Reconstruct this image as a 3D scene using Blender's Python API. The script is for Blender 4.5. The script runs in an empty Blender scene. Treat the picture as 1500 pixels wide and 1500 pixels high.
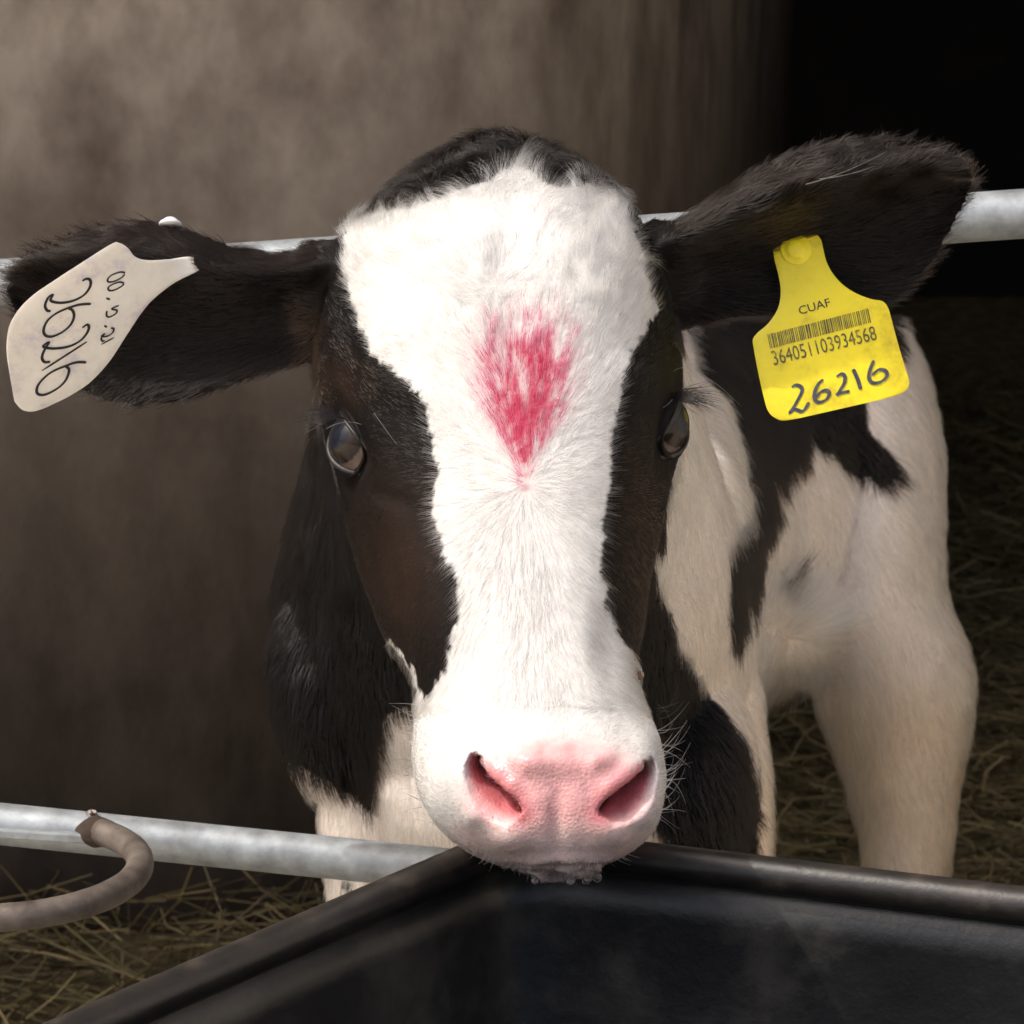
import bpy, bmesh, math, random
import numpy as np
from mathutils import Vector, Matrix

# ------------------------------------------------------------------ camera
PITCH = math.radians(14.0)
CP, SP = math.cos(PITCH), math.sin(PITCH)
CAM_H = 1.15
K = 0.36e-3 / 1.70                      # metres per photo pixel per metre of distance (photo 1500 px)
sc = bpy.context.scene
col = sc.collection
cam_d = bpy.data.cameras.new('camera')
cam = bpy.data.objects.new('camera', cam_d)
col.objects.link(cam)
cam.location = (0, 0, CAM_H)
cam.rotation_euler = (math.pi / 2 - PITCH, 0, 0)
cam_d.sensor_width = 36.0
cam_d.lens = 36.0 / (1500 * K)
cam_d.clip_start = 0.05
cam_d.clip_end = 400
cam_d.dof.use_dof = True
cam_d.dof.focus_distance = 1.665
cam_d.dof.aperture_fstop = 27.0
sc.camera = cam

# ------------------------------------------------------------------ light
SUN_TO = Vector((-0.53, -0.12, 0.84)).normalized()     # towards the sun
world = bpy.data.worlds.new('World')
sc.world = world
world.use_nodes = True
nt = world.node_tree
bg = nt.nodes['Background']
sky = nt.nodes.new('ShaderNodeTexSky')
sky.sky_type = 'NISHITA'
sky.sun_disc = False
sky.sun_elevation = math.asin(SUN_TO.z)
sky.sun_rotation = math.atan2(SUN_TO.x, SUN_TO.y)
sky.air_density = 1.0
sky.dust_density = 8.0
nt.links.new(sky.outputs[0], bg.inputs[0])
bg.inputs[1].default_value = 0.15
sun_d = bpy.data.lights.new('sun', 'SUN')
sun_d.energy = 2.0
sun_d.angle = math.radians(0.55)
sun_d.color = (1.0, 0.97, 0.925)
sun = bpy.data.objects.new('sun', sun_d)
col.objects.link(sun)
sun.rotation_euler = SUN_TO.to_track_quat('Z', 'Y').to_euler()
sc.view_settings.view_transform = 'Standard'
sc.view_settings.look = 'None'
sc.view_settings.gamma = 1.0
sc.view_settings.exposure = 0.60
sc.view_settings.use_curve_mapping = False
sc.cycles.use_denoising = True
sc.cycles.max_bounces = 12
sc.cycles.transparent_max_bounces = 8
sc.cycles.use_adaptive_sampling = True
sc.cycles.adaptive_threshold = 0.02
sc.cycles_curves.shape = 'RIBBONS'

rng = np.random.default_rng(7)
random.seed(7)

# ------------------------------------------------------------------ helpers
CAMP = np.array([0, 0, CAM_H])
FWD = np.array([0, CP, -SP])
UP = np.array([0, SP, CP])
RGT = np.array([1.0, 0, 0])

def at(px, py, d):
    """photo pixel + distance along the view axis -> world point (scalar or arrays)"""
    px = np.asarray(px, float); py = np.asarray(py, float); d = np.asarray(d, float)
    px, py, d = np.broadcast_arrays(px, py, d)
    return CAMP + d[..., None] * FWD + ((px - 750) * K * d)[..., None] * RGT + ((750 - py) * K * d)[..., None] * UP

def pix(P):
    """world points -> px, py, d"""
    Q = np.asarray(P) - CAMP
    d = Q @ FWD
    return 750 + (Q @ RGT) / (K * d), 750 - (Q @ UP) / (K * d), d

def c2w(v):
    """camera-space direction (right, up, away) -> world"""
    v = np.asarray(v, float)
    return v[..., 0:1] * RGT + v[..., 1:2] * UP + v[..., 2:3] * FWD

def ground_depth(py, z):
    return (CAM_H - z) / (SP - (750 - py) * K * CP)

def norm(v):
    return v / np.maximum(np.linalg.norm(v, axis=-1, keepdims=True), 1e-12)

_perm = np.random.default_rng(3).random(65536)
def _hash(ix, iy, iz):
    h = (ix * 73856093) ^ (iy * 19349663) ^ (iz * 83492791)
    return _perm[h & 65535]
def noise3(P, s):
    Q = np.asarray(P) / s
    i = np.floor(Q).astype(np.int64); f = Q - i
    f = f * f * (3 - 2 * f)
    r = 0
    for dx in (0, 1):
        for dy in (0, 1):
            for dz in (0, 1):
                w = (f[:, 0] if dx else 1 - f[:, 0]) * (f[:, 1] if dy else 1 - f[:, 1]) * (f[:, 2] if dz else 1 - f[:, 2])
                r = r + w * _hash(i[:, 0] + dx, i[:, 1] + dy, i[:, 2] + dz)
    return r * 2 - 1
def vnoise(P, s):
    return np.stack([noise3(P, s), noise3(P + 17.3, s), noise3(P + 41.7, s)], -1)

def inpoly(px, py, poly):
    poly = np.asarray(poly, float)
    r = np.zeros(px.shape, bool)
    n = len(poly)
    for i in range(n):
        x1, y1 = poly[i]; x2, y2 = poly[(i + 1) % n]
        if y1 == y2: continue
        c = ((y1 > py) != (y2 > py)) & (px < (x2 - x1) * (py - y1) / (y2 - y1) + x1)
        r ^= c
    return r

def polyline_dist(px, py, pts):
    best = np.full(px.shape, 1e9)
    for (x1, y1), (x2, y2) in zip(pts[:-1], pts[1:]):
        dx, dy = x2 - x1, y2 - y1
        t = np.clip(((px - x1) * dx + (py - y1) * dy) / (dx * dx + dy * dy), 0, 1)
        best = np.minimum(best, np.hypot(px - x1 - t * dx, py - y1 - t * dy))
    return best

def sstep(a, b, x):
    t = np.clip((x - a) / (b - a), 0, 1)
    return t * t * (3 - 2 * t)

def catmull(pts, n=6, closed=False):
    P = np.asarray(pts, float)
    m = len(P)
    out = []
    rngi = range(m if closed else m - 1)
    for i in rngi:
        if closed:
            a, b, c, d = P[(i - 1) % m], P[i], P[(i + 1) % m], P[(i + 2) % m]
        else:
            a, b, c, d = P[max(i - 1, 0)], P[i], P[i + 1], P[min(i + 2, m - 1)]
        for t in np.arange(n) / n:
            out.append(0.5 * (2 * b + (c - a) * t + (2 * a - 5 * b + 4 * c - d) * t * t + (3 * b - 3 * c + d - a) * t ** 3))
    if not closed: out.append(P[-1])
    return np.array(out)

def mesh_obj(name, verts, faces, mat=None, parent=None, smooth=True):
    me = bpy.data.meshes.new(name)
    me.from_pydata([tuple(v) for v in verts], [], faces)
    me.update()
    if smooth:
        me.polygons.foreach_set('use_smooth', [True] * len(me.polygons))
    o = bpy.data.objects.new(name, me)
    col.objects.link(o)
    if mat: me.materials.append(mat)
    if parent:
        o.parent = parent
        o.matrix_parent_inverse = Matrix.Translation(-Vector(parent.location))
    return o

def empty(name, loc):
    o = bpy.data.objects.new(name, None)
    col.objects.link(o)
    o.location = tuple(loc)
    o.empty_display_size = 0.05
    return o

def tag(o, label=None, cat=None, group=None, kind=None):
    if label: o['label'] = label
    if cat: o['category'] = cat
    if group: o['group'] = group
    if kind: o['kind'] = kind
    return o

class MB:
    def __init__(s): s.v = []; s.f = []
    def add(s, V, F):
        b = len(s.v)
        s.v.extend([tuple(map(float, p)) for p in V]); s.f.extend([tuple(b + i for i in f) for f in F])
    def rings(s, R, cap=True, closed=False):
        """list of rings (each n points) skinned together"""
        n = len(R[0]); b = len(s.v)
        for r in R: s.v.extend([tuple(map(float, p)) for p in r])
        m = len(R)
        for i in range(m if closed else m - 1):
            j = (i + 1) % m
            for k in range(n):
                l = (k + 1) % n
                s.f.append((b + i * n + k, b + i * n + l, b + j * n + l, b + j * n + k))
        if cap and not closed:
            s.f.append(tuple(b + k for k in reversed(range(n))))
            s.f.append(tuple(b + (m - 1) * n + k for k in range(n)))
    def tube(s, pts, rad, n=16, cap=True, wob=0.0, closed=False):
        P = np.asarray(pts, float)
        rad = np.broadcast_to(np.asarray(rad, float), (len(P),))
        T = np.gradient(P, axis=0) if not closed else np.roll(P, -1, 0) - np.roll(P, 1, 0)
        T = norm(T)
        a = np.array([0, 0, 1.0]) if abs(T[0][2]) < 0.9 else np.array([1.0, 0, 0])
        R = []
        u = norm(np.cross(T[0], a))
        th = np.arange(n) / n * 2 * math.pi
        for i in range(len(P)):
            u = norm(u - T[i] * (u @ T[i])); w = np.cross(T[i], u)
            rr = rad[i] * (1 + wob * rng.normal(size=n)) if wob else rad[i] * np.ones(n)
            R.append(P[i] + (np.cos(th) * rr)[:, None] * u + (np.sin(th) * rr)[:, None] * w)
        s.rings(R, cap, closed)
    def box(s, lo, hi):
        (a, b, c), (d, e, f) = lo, hi
        s.add([(a, b, c), (d, b, c), (d, e, c), (a, e, c), (a, b, f), (d, b, f), (d, e, f), (a, e, f)],
              [(3, 2, 1, 0), (4, 5, 6, 7), (0, 1, 5, 4), (1, 2, 6, 5), (2, 3, 7, 6), (3, 0, 4, 7)])
    def build(s, name, mat, parent=None, smooth=True):
        return mesh_obj(name, s.v, s.f, mat, parent, smooth)

# ------------------------------------------------------------------ materials
def new_mat(name):
    m = bpy.data.materials.new(name)
    m.use_nodes = True
    return m, m.node_tree, m.node_tree.nodes['Principled BSDF']

def N(t, kind, **kw):
    n = t.nodes.new(kind)
    for k, v in kw.items():
        if isinstance(k, str) and hasattr(n, k): setattr(n, k, v)
    return n

def ramp(t, fac, stops):
    r = t.nodes.new('ShaderNodeValToRGB')
    while len(r.color_ramp.elements) < len(stops): r.color_ramp.elements.new(0.5)
    for e, (p, c) in zip(r.color_ramp.elements, stops):
        e.position = p; e.color = (*c, 1)
    t.links.new(fac, r.inputs[0])
    return r

def noise_node(t, scale, detail=6, rough=0.6, vec=None, stretch=None):
    n = t.nodes.new('ShaderNodeTexNoise')
    n.inputs['Scale'].default_value = scale
    n.inputs['Detail'].default_value = detail
    n.inputs['Roughness'].default_value = rough
    tc = t.nodes.new('ShaderNodeTexCoord')
    src = tc.outputs['Object']
    if stretch:
        mp = t.nodes.new('ShaderNodeMapping'); mp.inputs['Scale'].default_value = stretch
        t.links.new(src, mp.inputs[0]); src = mp.outputs[0]
    t.links.new(src, n.inputs['Vector'])
    return n

def simple(name, stops, scale=20, rough=0.6, metal=0.0, bump=0.2, bscale=None, stretch=None, detail=6, bdist=0.002):
    m, t, b = new_mat(name)
    n = noise_node(t, scale, detail, 0.6, stretch=stretch)
    r = ramp(t, n.outputs[0], stops)
    t.links.new(r.outputs[0], b.inputs['Base Color'])
    b.inputs['Roughness'].default_value = rough
    b.inputs['Metallic'].default_value = metal
    if bump:
        n2 = noise_node(t, bscale or scale * 4, 8, 0.65, stretch=stretch)
        bp = t.nodes.new('ShaderNodeBump'); bp.inputs['Strength'].default_value = bump
        bp.inputs['Distance'].default_value = bdist
        t.links.new(n2.outputs[0], bp.inputs['Height']); t.links.new(bp.outputs[0], b.inputs['Normal'])
    return m

def wall_mat():
    m, t, b = new_mat('stained_plaster')
    n1 = noise_node(t, 3.2, 5, 0.6, stretch=(1.1, 1, 0.8))
    n2 = noise_node(t, 9, 6, 0.6, stretch=(1.2, 1, 0.8))
    n3 = noise_node(t, 1.1, 3, 0.5)
    mx = t.nodes.new('ShaderNodeMath'); mx.operation = 'MULTIPLY_ADD'
    t.links.new(n2.outputs[0], mx.inputs[0]); mx.inputs[1].default_value = 0.55
    t.links.new(n1.outputs[0], mx.inputs[2])
    r = ramp(t, mx.outputs[0], [(0.62, (0.15, 0.117, 0.09)), (0.76, (0.30, 0.248, 0.20)), (0.89, (0.48, 0.412, 0.34))])
    # dirt splashed up from the bedding: lower part browner, with a ragged edge
    tc = t.nodes.new('ShaderNodeTexCoord'); sx = t.nodes.new('ShaderNodeSeparateXYZ')
    t.links.new(tc.outputs['Object'], sx.inputs[0])
    ad = t.nodes.new('ShaderNodeMath'); ad.operation = 'MULTIPLY_ADD'
    t.links.new(n1.outputs[0], ad.inputs[0]); ad.inputs[1].default_value = -0.55
    t.links.new(sx.outputs['Z'], ad.inputs[2])
    mr = t.nodes.new('ShaderNodeMapRange'); mr.inputs['From Min'].default_value = 0.0; mr.inputs['From Max'].default_value = 0.62
    mr.inputs['To Min'].default_value = 1.0; mr.inputs['To Max'].default_value = 0.0
    t.links.new(ad.outputs[0], mr.inputs['Value'])
    mix = t.nodes.new('ShaderNodeMix'); mix.data_type = 'RGBA'
    t.links.new(mr.outputs[0], mix.inputs['Factor'])
    t.links.new(r.outputs[0], mix.inputs['A'])
    n4 = noise_node(t, 7, 6, 0.6, stretch=(1.4, 1, 0.7))
    r2 = ramp(t, n4.outputs[0], [(0.35, (0.075, 0.056, 0.042)), (0.65, (0.175, 0.138, 0.108))])
    t.links.new(r2.outputs[0], mix.inputs['B'])
    t.links.new(mix.outputs['Result'], b.inputs['Base Color'])
    b.inputs['Roughness'].default_value = 0.9
    bp = t.nodes.new('ShaderNodeBump'); bp.inputs['Strength'].default_value = 0.5; bp.inputs['Distance'].default_value = 0.01
    t.links.new(n2.outputs[0], bp.inputs['Height']); t.links.new(bp.outputs[0], b.inputs['Normal'])
    return m

M = {}
M['wall'] = wall_mat()
M['dark_wall'] = simple('shade_dark_brick', [(0.3, (0.012, 0.009, 0.007)), (0.7, (0.03, 0.023, 0.018))], 6, 0.95)  # near-black base colour stands in for the deep shade inside the shed
M['roof'] = simple('old_roof_sheet', [(0.3, (0.42, 0.40, 0.37)), (0.7, (0.58, 0.56, 0.53))], 3, 0.7)
M['floor'] = simple('bedding_soil', [(0.3, (0.05, 0.036, 0.018)), (0.5, (0.12, 0.088, 0.043)), (0.75, (0.24, 0.18, 0.095))], 30, 0.95, bump=0.8, bscale=60, bdist=0.02)
M['yard'] = simple('dusty_yard', [(0.3, (0.58, 0.51, 0.41)), (0.7, (0.72, 0.64, 0.52))], 4, 0.95, bump=0.4, bscale=40, bdist=0.01)
M['galv'] = simple('galvanised_steel', [(0.30, (0.20, 0.215, 0.225)), (0.5, (0.30, 0.325, 0.34)), (0.72, (0.42, 0.45, 0.47))], 60, 0.52, 0.45, 0.25, 240, bdist=0.0008)
M['rust'] = simple('rusty_iron', [(0.30, (0.05, 0.038, 0.03)), (0.5, (0.12, 0.097, 0.08)), (0.72, (0.21, 0.18, 0.155))], 40, 0.6, 0.3, 0.35, 300, bdist=0.001)
M['black_plastic'] = simple('black_rubber_plastic', [(0.30, (0.004, 0.004, 0.0045)), (0.52, (0.009, 0.009, 0.0095)), (0.72, (0.05, 0.045, 0.039))], 14, 0.36, 0, 0.5, 90, bdist=0.001)
M['rim_plastic'] = simple('worn_black_plastic', [(0.30, (0.009, 0.008, 0.0075)), (0.55, (0.018, 0.015, 0.013)), (0.80, (0.06, 0.048, 0.038))], 45, 0.40, 0, 0.3, 200, bdist=0.001)

def straw_mat():
    m, t, b = new_mat('straw')
    a = t.nodes.new('ShaderNodeAttribute'); a.attribute_name = 'tint'
    t.links.new(a.outputs['Color'], b.inputs['Base Color'])
    b.inputs['Roughness'].default_value = 0.6
    return m
M['straw'] = straw_mat()

# ------------------------------------------------------------------ setting
def sheet(name, x0, x1, y0, y1, z, mat, nx=2, ny=2):
    xs = np.linspace(x0, x1, nx); ys = np.linspace(y0, y1, ny)
    V = [(x, y, z) for y in ys for x in xs]
    F = [(j * nx + i, j * nx + i + 1, (j + 1) * nx + i + 1, (j + 1) * nx + i) for j in range(ny - 1) for i in range(nx - 1)]
    return mesh_obj(name, V, F, mat, smooth=False)
g = sheet('ground', -120, 120, -120, 120, -0.006, M['yard']); tag(g, kind='structure')
M['bounce_floor'] = simple('pale_bounce_concrete', [(0.3, (0.52, 0.47, 0.39)), (0.7, (0.68, 0.62, 0.53))], 5, 0.9, bump=0.4, bscale=60, bdist=0.004)
g = sheet('bounce_apron', -4.2, 4.2, 0.6, 2.62, 0.002, M['bounce_floor']); tag(g, kind='structure')  # unseen pale strip, added to throw sunlight up onto the calf's body
g = sheet('pen_floor', -4.2, 4.2, 2.62, 6.4, 0.0, M['floor']); tag(g, kind='structure')

WALL_Y = 2.93
WALL_X1 = 0.29
mb = MB()
ctl = catmull([(-0.45, WALL_Y), (-0.25, WALL_Y), (-0.08, WALL_Y + 0.03), (0.07, WALL_Y + 0.22), (0.21, WALL_Y + 0.75), (0.34, WALL_Y + 1.5), (0.47, WALL_Y + 2.5)], 8)
prof = [(-4.2, WALL_Y)] + [tuple(p) for p in ctl] + [(0.0, WALL_Y + 2.55), (-4.2, WALL_Y + 0.5)]
mb.rings([[(x, y, -0.1) for x, y in prof], [(x, y, 2.72) for x, y in prof]])
w = mb.build('plaster_wall', M['wall'], smooth=False)
w.data.polygons.foreach_set('use_smooth', [len(p.vertices) == 4 for p in w.data.polygons])
tag(w, 'stained brown grey plaster wall behind the calf', 'wall')
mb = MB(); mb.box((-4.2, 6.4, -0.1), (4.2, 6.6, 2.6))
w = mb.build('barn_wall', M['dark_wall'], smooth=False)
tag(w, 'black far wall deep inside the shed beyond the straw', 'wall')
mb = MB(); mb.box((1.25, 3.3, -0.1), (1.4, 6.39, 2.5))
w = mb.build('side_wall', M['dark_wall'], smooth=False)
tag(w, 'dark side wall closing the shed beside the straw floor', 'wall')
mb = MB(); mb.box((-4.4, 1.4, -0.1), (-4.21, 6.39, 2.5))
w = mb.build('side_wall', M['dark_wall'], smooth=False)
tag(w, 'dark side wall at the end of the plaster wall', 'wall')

M['bounce_white'] = simple('bounce_wall_white', [(0.3, (0.66, 0.60, 0.51)), (0.7, (0.80, 0.75, 0.66))], 5, 0.9, bump=0.4, bscale=50, bdist=0.005)
mb = MB(); mb.box((1.12, 0.95, -0.05), (1.26, 3.28, 1.45))  # reflector added out of view to brighten the shaded flank
w = mb.build('bounce_wall', M['bounce_white'], smooth=False)
tag(w, 'unseen pale wall added beside the pen to bounce light onto the calf', 'wall')

# corrugated roof over the pen (its front edge shades the calf's body, the head is in the sun)
ROOF_Y, ROOF_Z = 1.80, 2.75
mb = MB()
xs = np.linspace(-4.6, 4.6, 370)
zc = 0.018 * np.sin(xs / 0.076 * 2 * math.pi)
top = []
for (y, z) in ((ROOF_Y, ROOF_Z), (6.7, ROOF_Z + 0.55)):
    top.append(np.stack([xs, np.full_like(xs, y), z + zc], -1))
V = np.concatenate([top[0], top[1], top[0] + [0, 0, 0.004], top[1] + [0, 0, 0.004]])
n = len(xs); F = []
for i in range(n - 1):
    F += [(i, n + i, n + i + 1, i + 1), (2 * n + i, 2 * n + i + 1, 3 * n + i + 1, 3 * n + i)]
mb.add(V, F)
r = mb.build('shed_roof', M['roof'])
tag(r, 'corrugated sheet roof of the shed over the pen', 'roof')

# ------------------------------------------------------------------ calf: rough forms, merged by a voxel remesh into one skin
forms = MB()
TH = np.arange(40) / 40 * 2 * math.pi

def rowloft(rows, p=2.3, q=2.0, mid=0.45, yaw=0.0, n=5):
    """rows: (py, xl, xr, d_front, d_back) outlines in photo pixels with distances; closed section per row"""
    R = catmull(rows, n)
    rings = []
    s, c = np.sin(TH), np.cos(TH)
    u = np.sign(s) * np.abs(s) ** (2 / p)
    w = np.sign(c) * np.abs(c) ** (2 / q)                  # +1 front, -1 back
    for y, xl, xr, df, db in R:
        dm = df + (db - df) * mid
        d = np.where(w > 0, dm + (df - dm) * w, dm - (db - dm) * w)
        x = u + (yaw / max((xr - xl) / 2, 1)) * w
        x = (x - x.min()) / (x.max() - x.min()) * (xr - xl) + xl
        rings.append(at(x, np.full_like(x, y), d))
    forms.rings(rings)

def tube3(st, n=6):
    """st: (px, py, d, half_width, half_height) -> elliptical loft"""
    S = []
    for px, py, d, a, b in st:
        S.append(list(at(px, py, d)) + [a, b])
    S = catmull(S, n)
    P = S[:, :3]; T = norm(np.gradient(P, axis=0))
    rings = []
    for i in range(len(P)):
        side = norm(np.cross(T[i], [0, 0, 1.0])); up = np.cross(side, T[i])
        rings.append(P[i] + (np.cos(TH) * S[i, 3])[:, None] * side + (np.sin(TH) * S[i, 4])[:, None] * up)
    forms.rings(rings)

def ellipsoid(px, py, d, rx, ry, rd):
    c = at(px, py, d)
    rings = []
    for ph in np.linspace(-math.pi / 2 + 0.08, math.pi / 2 - 0.08, 15):
        v = np.stack([np.cos(TH) * rx * math.cos(ph), np.full_like(TH, ry * math.sin(ph)), np.sin(TH) * rd * math.cos(ph)], -1)
        rings.append(c + c2w(v))
    forms.rings(rings)

# head
HEAD = [(202, 700, 752, 1.800, 1.835), (214, 672, 785, 1.785, 1.85), (232, 640, 825, 1.765, 1.865), (260, 600, 868, 1.742, 1.885),
        (302, 546, 914, 1.716, 1.90), (340, 502, 946, 1.701, 1.905), (400, 478, 970, 1.685, 1.91), (480, 462, 990, 1.674, 1.915),
        (560, 464, 1000, 1.666, 1.915), (640, 472, 1000, 1.658, 1.91), (700, 490, 984, 1.651, 1.90), (800, 514, 962, 1.638, 1.87),
        (900, 549, 945, 1.623, 1.825), (960, 578, 936, 1.612, 1.795), (1010, 603, 938, 1.601, 1.77), (1060, 607, 956, 1.589, 1.745),
        (1110, 605, 971, 1.579, 1.725), (1160, 614, 973, 1.573, 1.705), (1200, 634, 964, 1.573, 1.69), (1232, 664, 944, 1.577, 1.675),
        (1258, 708, 908, 1.585, 1.66), (1276, 760, 868, 1.597, 1.65), (1285, 795, 838, 1.610, 1.64)]
rowloft(HEAD, p=2.5, q=2.0, mid=0.42, yaw=38)
# lower jaw and chin behind the nose
rowloft([(960, 640, 905, 1.70, 1.82), (1060, 645, 905, 1.665, 1.79), (1150, 660, 915, 1.64, 1.745), (1220, 690, 905, 1.625, 1.71), (1262, 735, 885, 1.62, 1.68), (1282, 785, 862, 1.625, 1.655)], p=2.2, mid=0.5)
# neck and trunk
tube3([(740, 470, 1.80, .075, .085), (741, 560, 1.88, .098, .115), (745, 690, 1.99, .122, .15), (752, 905, 2.14, .158, .19), (800, 800, 2.34, .162, .19),
       (945, 750, 2.54, .148, .168), (1075, 700, 2.72, .165, .185), (1105, 705, 2.82, .12, .14), (1115, 710, 2.85, .05, .06)])
# brisket / shoulder points
ellipsoid(985, 1140, 2.07, .054, .083, .075)
ellipsoid(545, 985, 2.06, .066, .092, .07)
ellipsoid(745, 1120, 2.02, .085, .085, .075)

def leg(px, py, d, radii):
    P0 = at(px, py, d)
    pts = []
    for f, a, b, dy in radii:
        pts.append([P0[0], P0[1] + dy, P0[2] * (1 - f) + 0.05 * f, a, b])
    S = catmull(pts, 4)
    rings = []
    for x, y, z, a, b in S:
        rings.append(np.stack([x + np.cos(TH) * a, y + np.sin(TH) * b, np.full_like(TH, z)], -1))
    forms.rings(rings)
    return pts[-1][:3]
hoof_spots = []
FORE = [(-.35, .05, .06, .02), (0, .037, .045, 0), (.35, .029, .034, 0), (.5, .031, .035, -.004), (.62, .024, .027, 0), (.88, .022, .024, 0), (.97, .027, .03, -.008), (1.0, .026, .03, -.014)]
hoof_spots.append(leg(556, 1205, 2.07, FORE))
hoof_spots.append(leg(1046, 1250, 2.17, [(-.45, .02, .03, .03)] + [(-.2, .034, .045, .01)] + FORE[1:]))
hoof_spots.append(leg(1010, 1100, 2.76, [(-.5, .07, .10, -.02), (0, .05, .06, 0), (.4, .028, .036, .04), (.5, .027, .035, .045), (.62, .022, .026, .02), (.88, .021, .024, .02), (.97, .026, .03, .012), (1, .026, .03, .005)]))
# near hind leg: outline traced at its own distance, thigh to hock, then cannon to the hoof
HIND = [(470, 1190, 1318, 2.60, 2.80), (540, 1150, 1352, 2.57, 2.82), (640, 1150, 1376, 2.545, 2.83), (740, 1150, 1380, 2.53, 2.83), (860, 1150, 1384, 2.525, 2.82),
        (940, 1158, 1410, 2.53, 2.80), (1000, 1184, 1422, 2.545, 2.785), (1080, 1222, 1419, 2.565, 2.765), (1150, 1246, 1404, 2.58, 2.745), (1220, 1260, 1394, 2.60, 2.735),
        (1290, 1268, 1387, 2.615, 2.73), (1380, 1280, 1384, 2.64, 2.735), (1450, 1288, 1380, 2.66, 2.74), (1600, 1294, 1376, 2.70, 2.765), (1690, 1286, 1384, 2.70, 2.79)]
rowloft(HIND, p=2.1, mid=0.5)
hoof_spots.append(list(at(1335, 1690, 2.745)))
# flank fold
tube3([(1060, 900, 2.50, .03, .04), (1130, 905, 2.53, .035, .045), (1190, 890, 2.58, .04, .06), (1240, 860, 2.64, .04, .08)])

# ears: a cupped leaf, top edge and bottom edge traced, with thickness
EW = np.array([0, .10, .22, .42, .62, .84, 1.0])
def ear(top, bot, d0, d1, prof, thick=0.006, nS=30):
    T = catmull(top, 8); B = catmull(bot, 8)
    def resample(C, n):
        L = np.concatenate([[0], np.cumsum(np.linalg.norm(np.diff(C, axis=0), axis=1))]); L /= L[-1]
        s = np.linspace(0, 1, n)
        return np.stack([np.interp(s, L, C[:, k]) for k in range(2)], -1)
    T = resample(T, nS); B = resample(B, nS)
    rings = []
    w = np.linspace(0, 1, 25)
    pr = np.interp(w, EW, prof)
    pr = np.convolve(np.pad(pr, 2, mode='edge'), np.ones(5) / 5, 'valid')
    for i in range(nS):
        s = i / (nS - 1)
        amp = math.sin(math.pi * (0.10 + 0.84 * s)) ** 0.6
        x = T[i, 0] + (B[i, 0] - T[i, 0]) * w; y = T[i, 1] + (B[i, 1] - T[i, 1]) * w
        d = d0 + (d1 - d0) * s + pr * amp
        th = thick * (1.9 - 1.0 * s)
        inner = at(x, y, d)
        outer = at(x, y, d + th * (0.35 + 0.65 * (4 * w * (1 - w)) ** 0.5))
        rings.append(np.concatenate([inner, outer[::-1]]))
    forms.rings(rings)
EAR_R = ([(930, 345), (1000, 314), (1100, 254), (1170, 219), (1250, 203), (1330, 203), (1393, 226), (1428, 258)],
         [(975, 490), (1020, 478), (1080, 470), (1150, 468), (1230, 468), (1308, 446), (1372, 380), (1430, 268)])
EAR_L = ([(500, 352), (430, 366), (350, 362), (280, 337), (210, 321), (150, 325), (90, 345), (40, 368), (8, 400)],
         [(490, 520), (445, 535), (400, 545), (340, 563), (270, 586), (200, 595), (130, 578), (60, 530), (8, 430)])
ear(*EAR_R, 1.765, 1.795, [.004, -.030, -.038, .008, .026, .020, .010])
ear(*EAR_L, 1.775, 1.815, [.012, -.024, -.030, .014, .030, .020, .014])
# ear bases
ellipsoid(972, 405, 1.805, .026, .032, .035)
ellipsoid(478, 440, 1.81, .024, .034, .035)

def merge(mbld, voxel, smooth_it):
    me = bpy.data.meshes.new('tmp'); me.from_pydata(mbld.v, [], mbld.f); me.update()
    bm = bmesh.new(); bm.from_mesh(me); bmesh.ops.recalc_face_normals(bm, faces=bm.faces); bm.to_mesh(me); bm.free()
    o = bpy.data.objects.new('tmp', me); col.objects.link(o)
    r = o.modifiers.new('r', 'REMESH'); r.mode = 'VOXEL'; r.voxel_size = voxel
    s = o.modifiers.new('s', 'SMOOTH'); s.factor = 0.5; s.iterations = smooth_it
    bpy.context.view_layer.update()
    dg = bpy.context.evaluated_depsgraph_get()
    out = bpy.data.meshes.new_from_object(o.evaluated_get(dg))
    bpy.data.objects.remove(o); bpy.data.meshes.remove(me)
    return out
skin = merge(forms, 0.0027, 5)
skin.name = 'body'

def get_co(me):
    a = np.empty(len(me.vertices) * 3); me.vertices.foreach_get('co', a); return a.reshape(-1, 3)
def get_no(me):
    a = np.empty(len(me.vertices) * 3); me.vertex_normals.foreach_get('vector', a); return a.reshape(-1, 3)
def set_co(me, co):
    me.vertices.foreach_set('co', co.ravel()); me.update()

# finer mesh round the nose and the eyes
bm = bmesh.new(); bm.from_mesh(skin)
co = get_co(skin); px, py, d = pix(co)
fine = ((d < 1.70) & (py > 1030)) | ((np.hypot(px - 513, py - 645) < 95) & (d < 1.86)) | ((np.hypot(px - 985, py - 620) < 85) & (d < 1.86))
bm.verts.ensure_lookup_table()
fe = [e for e in bm.edges if fine[e.verts[0].index] and fine[e.verts[1].index]]
bmesh.ops.subdivide_edges(bm, edges=fe, cuts=1, use_grid_fill=True)
bm.to_mesh(skin); bm.free()
co = get_co(skin); no = get_no(skin)

# ---- sculpt in photo pixels / distance
px, py, d = pix(co)
view = norm(co - CAMP)
facing = -(no * view).sum(1)
def bump(cx, cy, rx, ry, amt, ang=0.0, dmax=1.75):
    """push the surface along its normal (amt > 0 outwards, metres)"""
    global co
    a = math.radians(ang)
    u = (px - cx) * math.cos(a) + (py - cy) * math.sin(a); v = -(px - cx) * math.sin(a) + (py - cy) * math.cos(a)
    wgt = np.exp(-((u / rx) ** 2 + (v / ry) ** 2)) * (d < dmax) * np.clip(facing * 3 + 0.3, 0, 1)
    co = co + no * (wgt * amt)[:, None]
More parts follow.
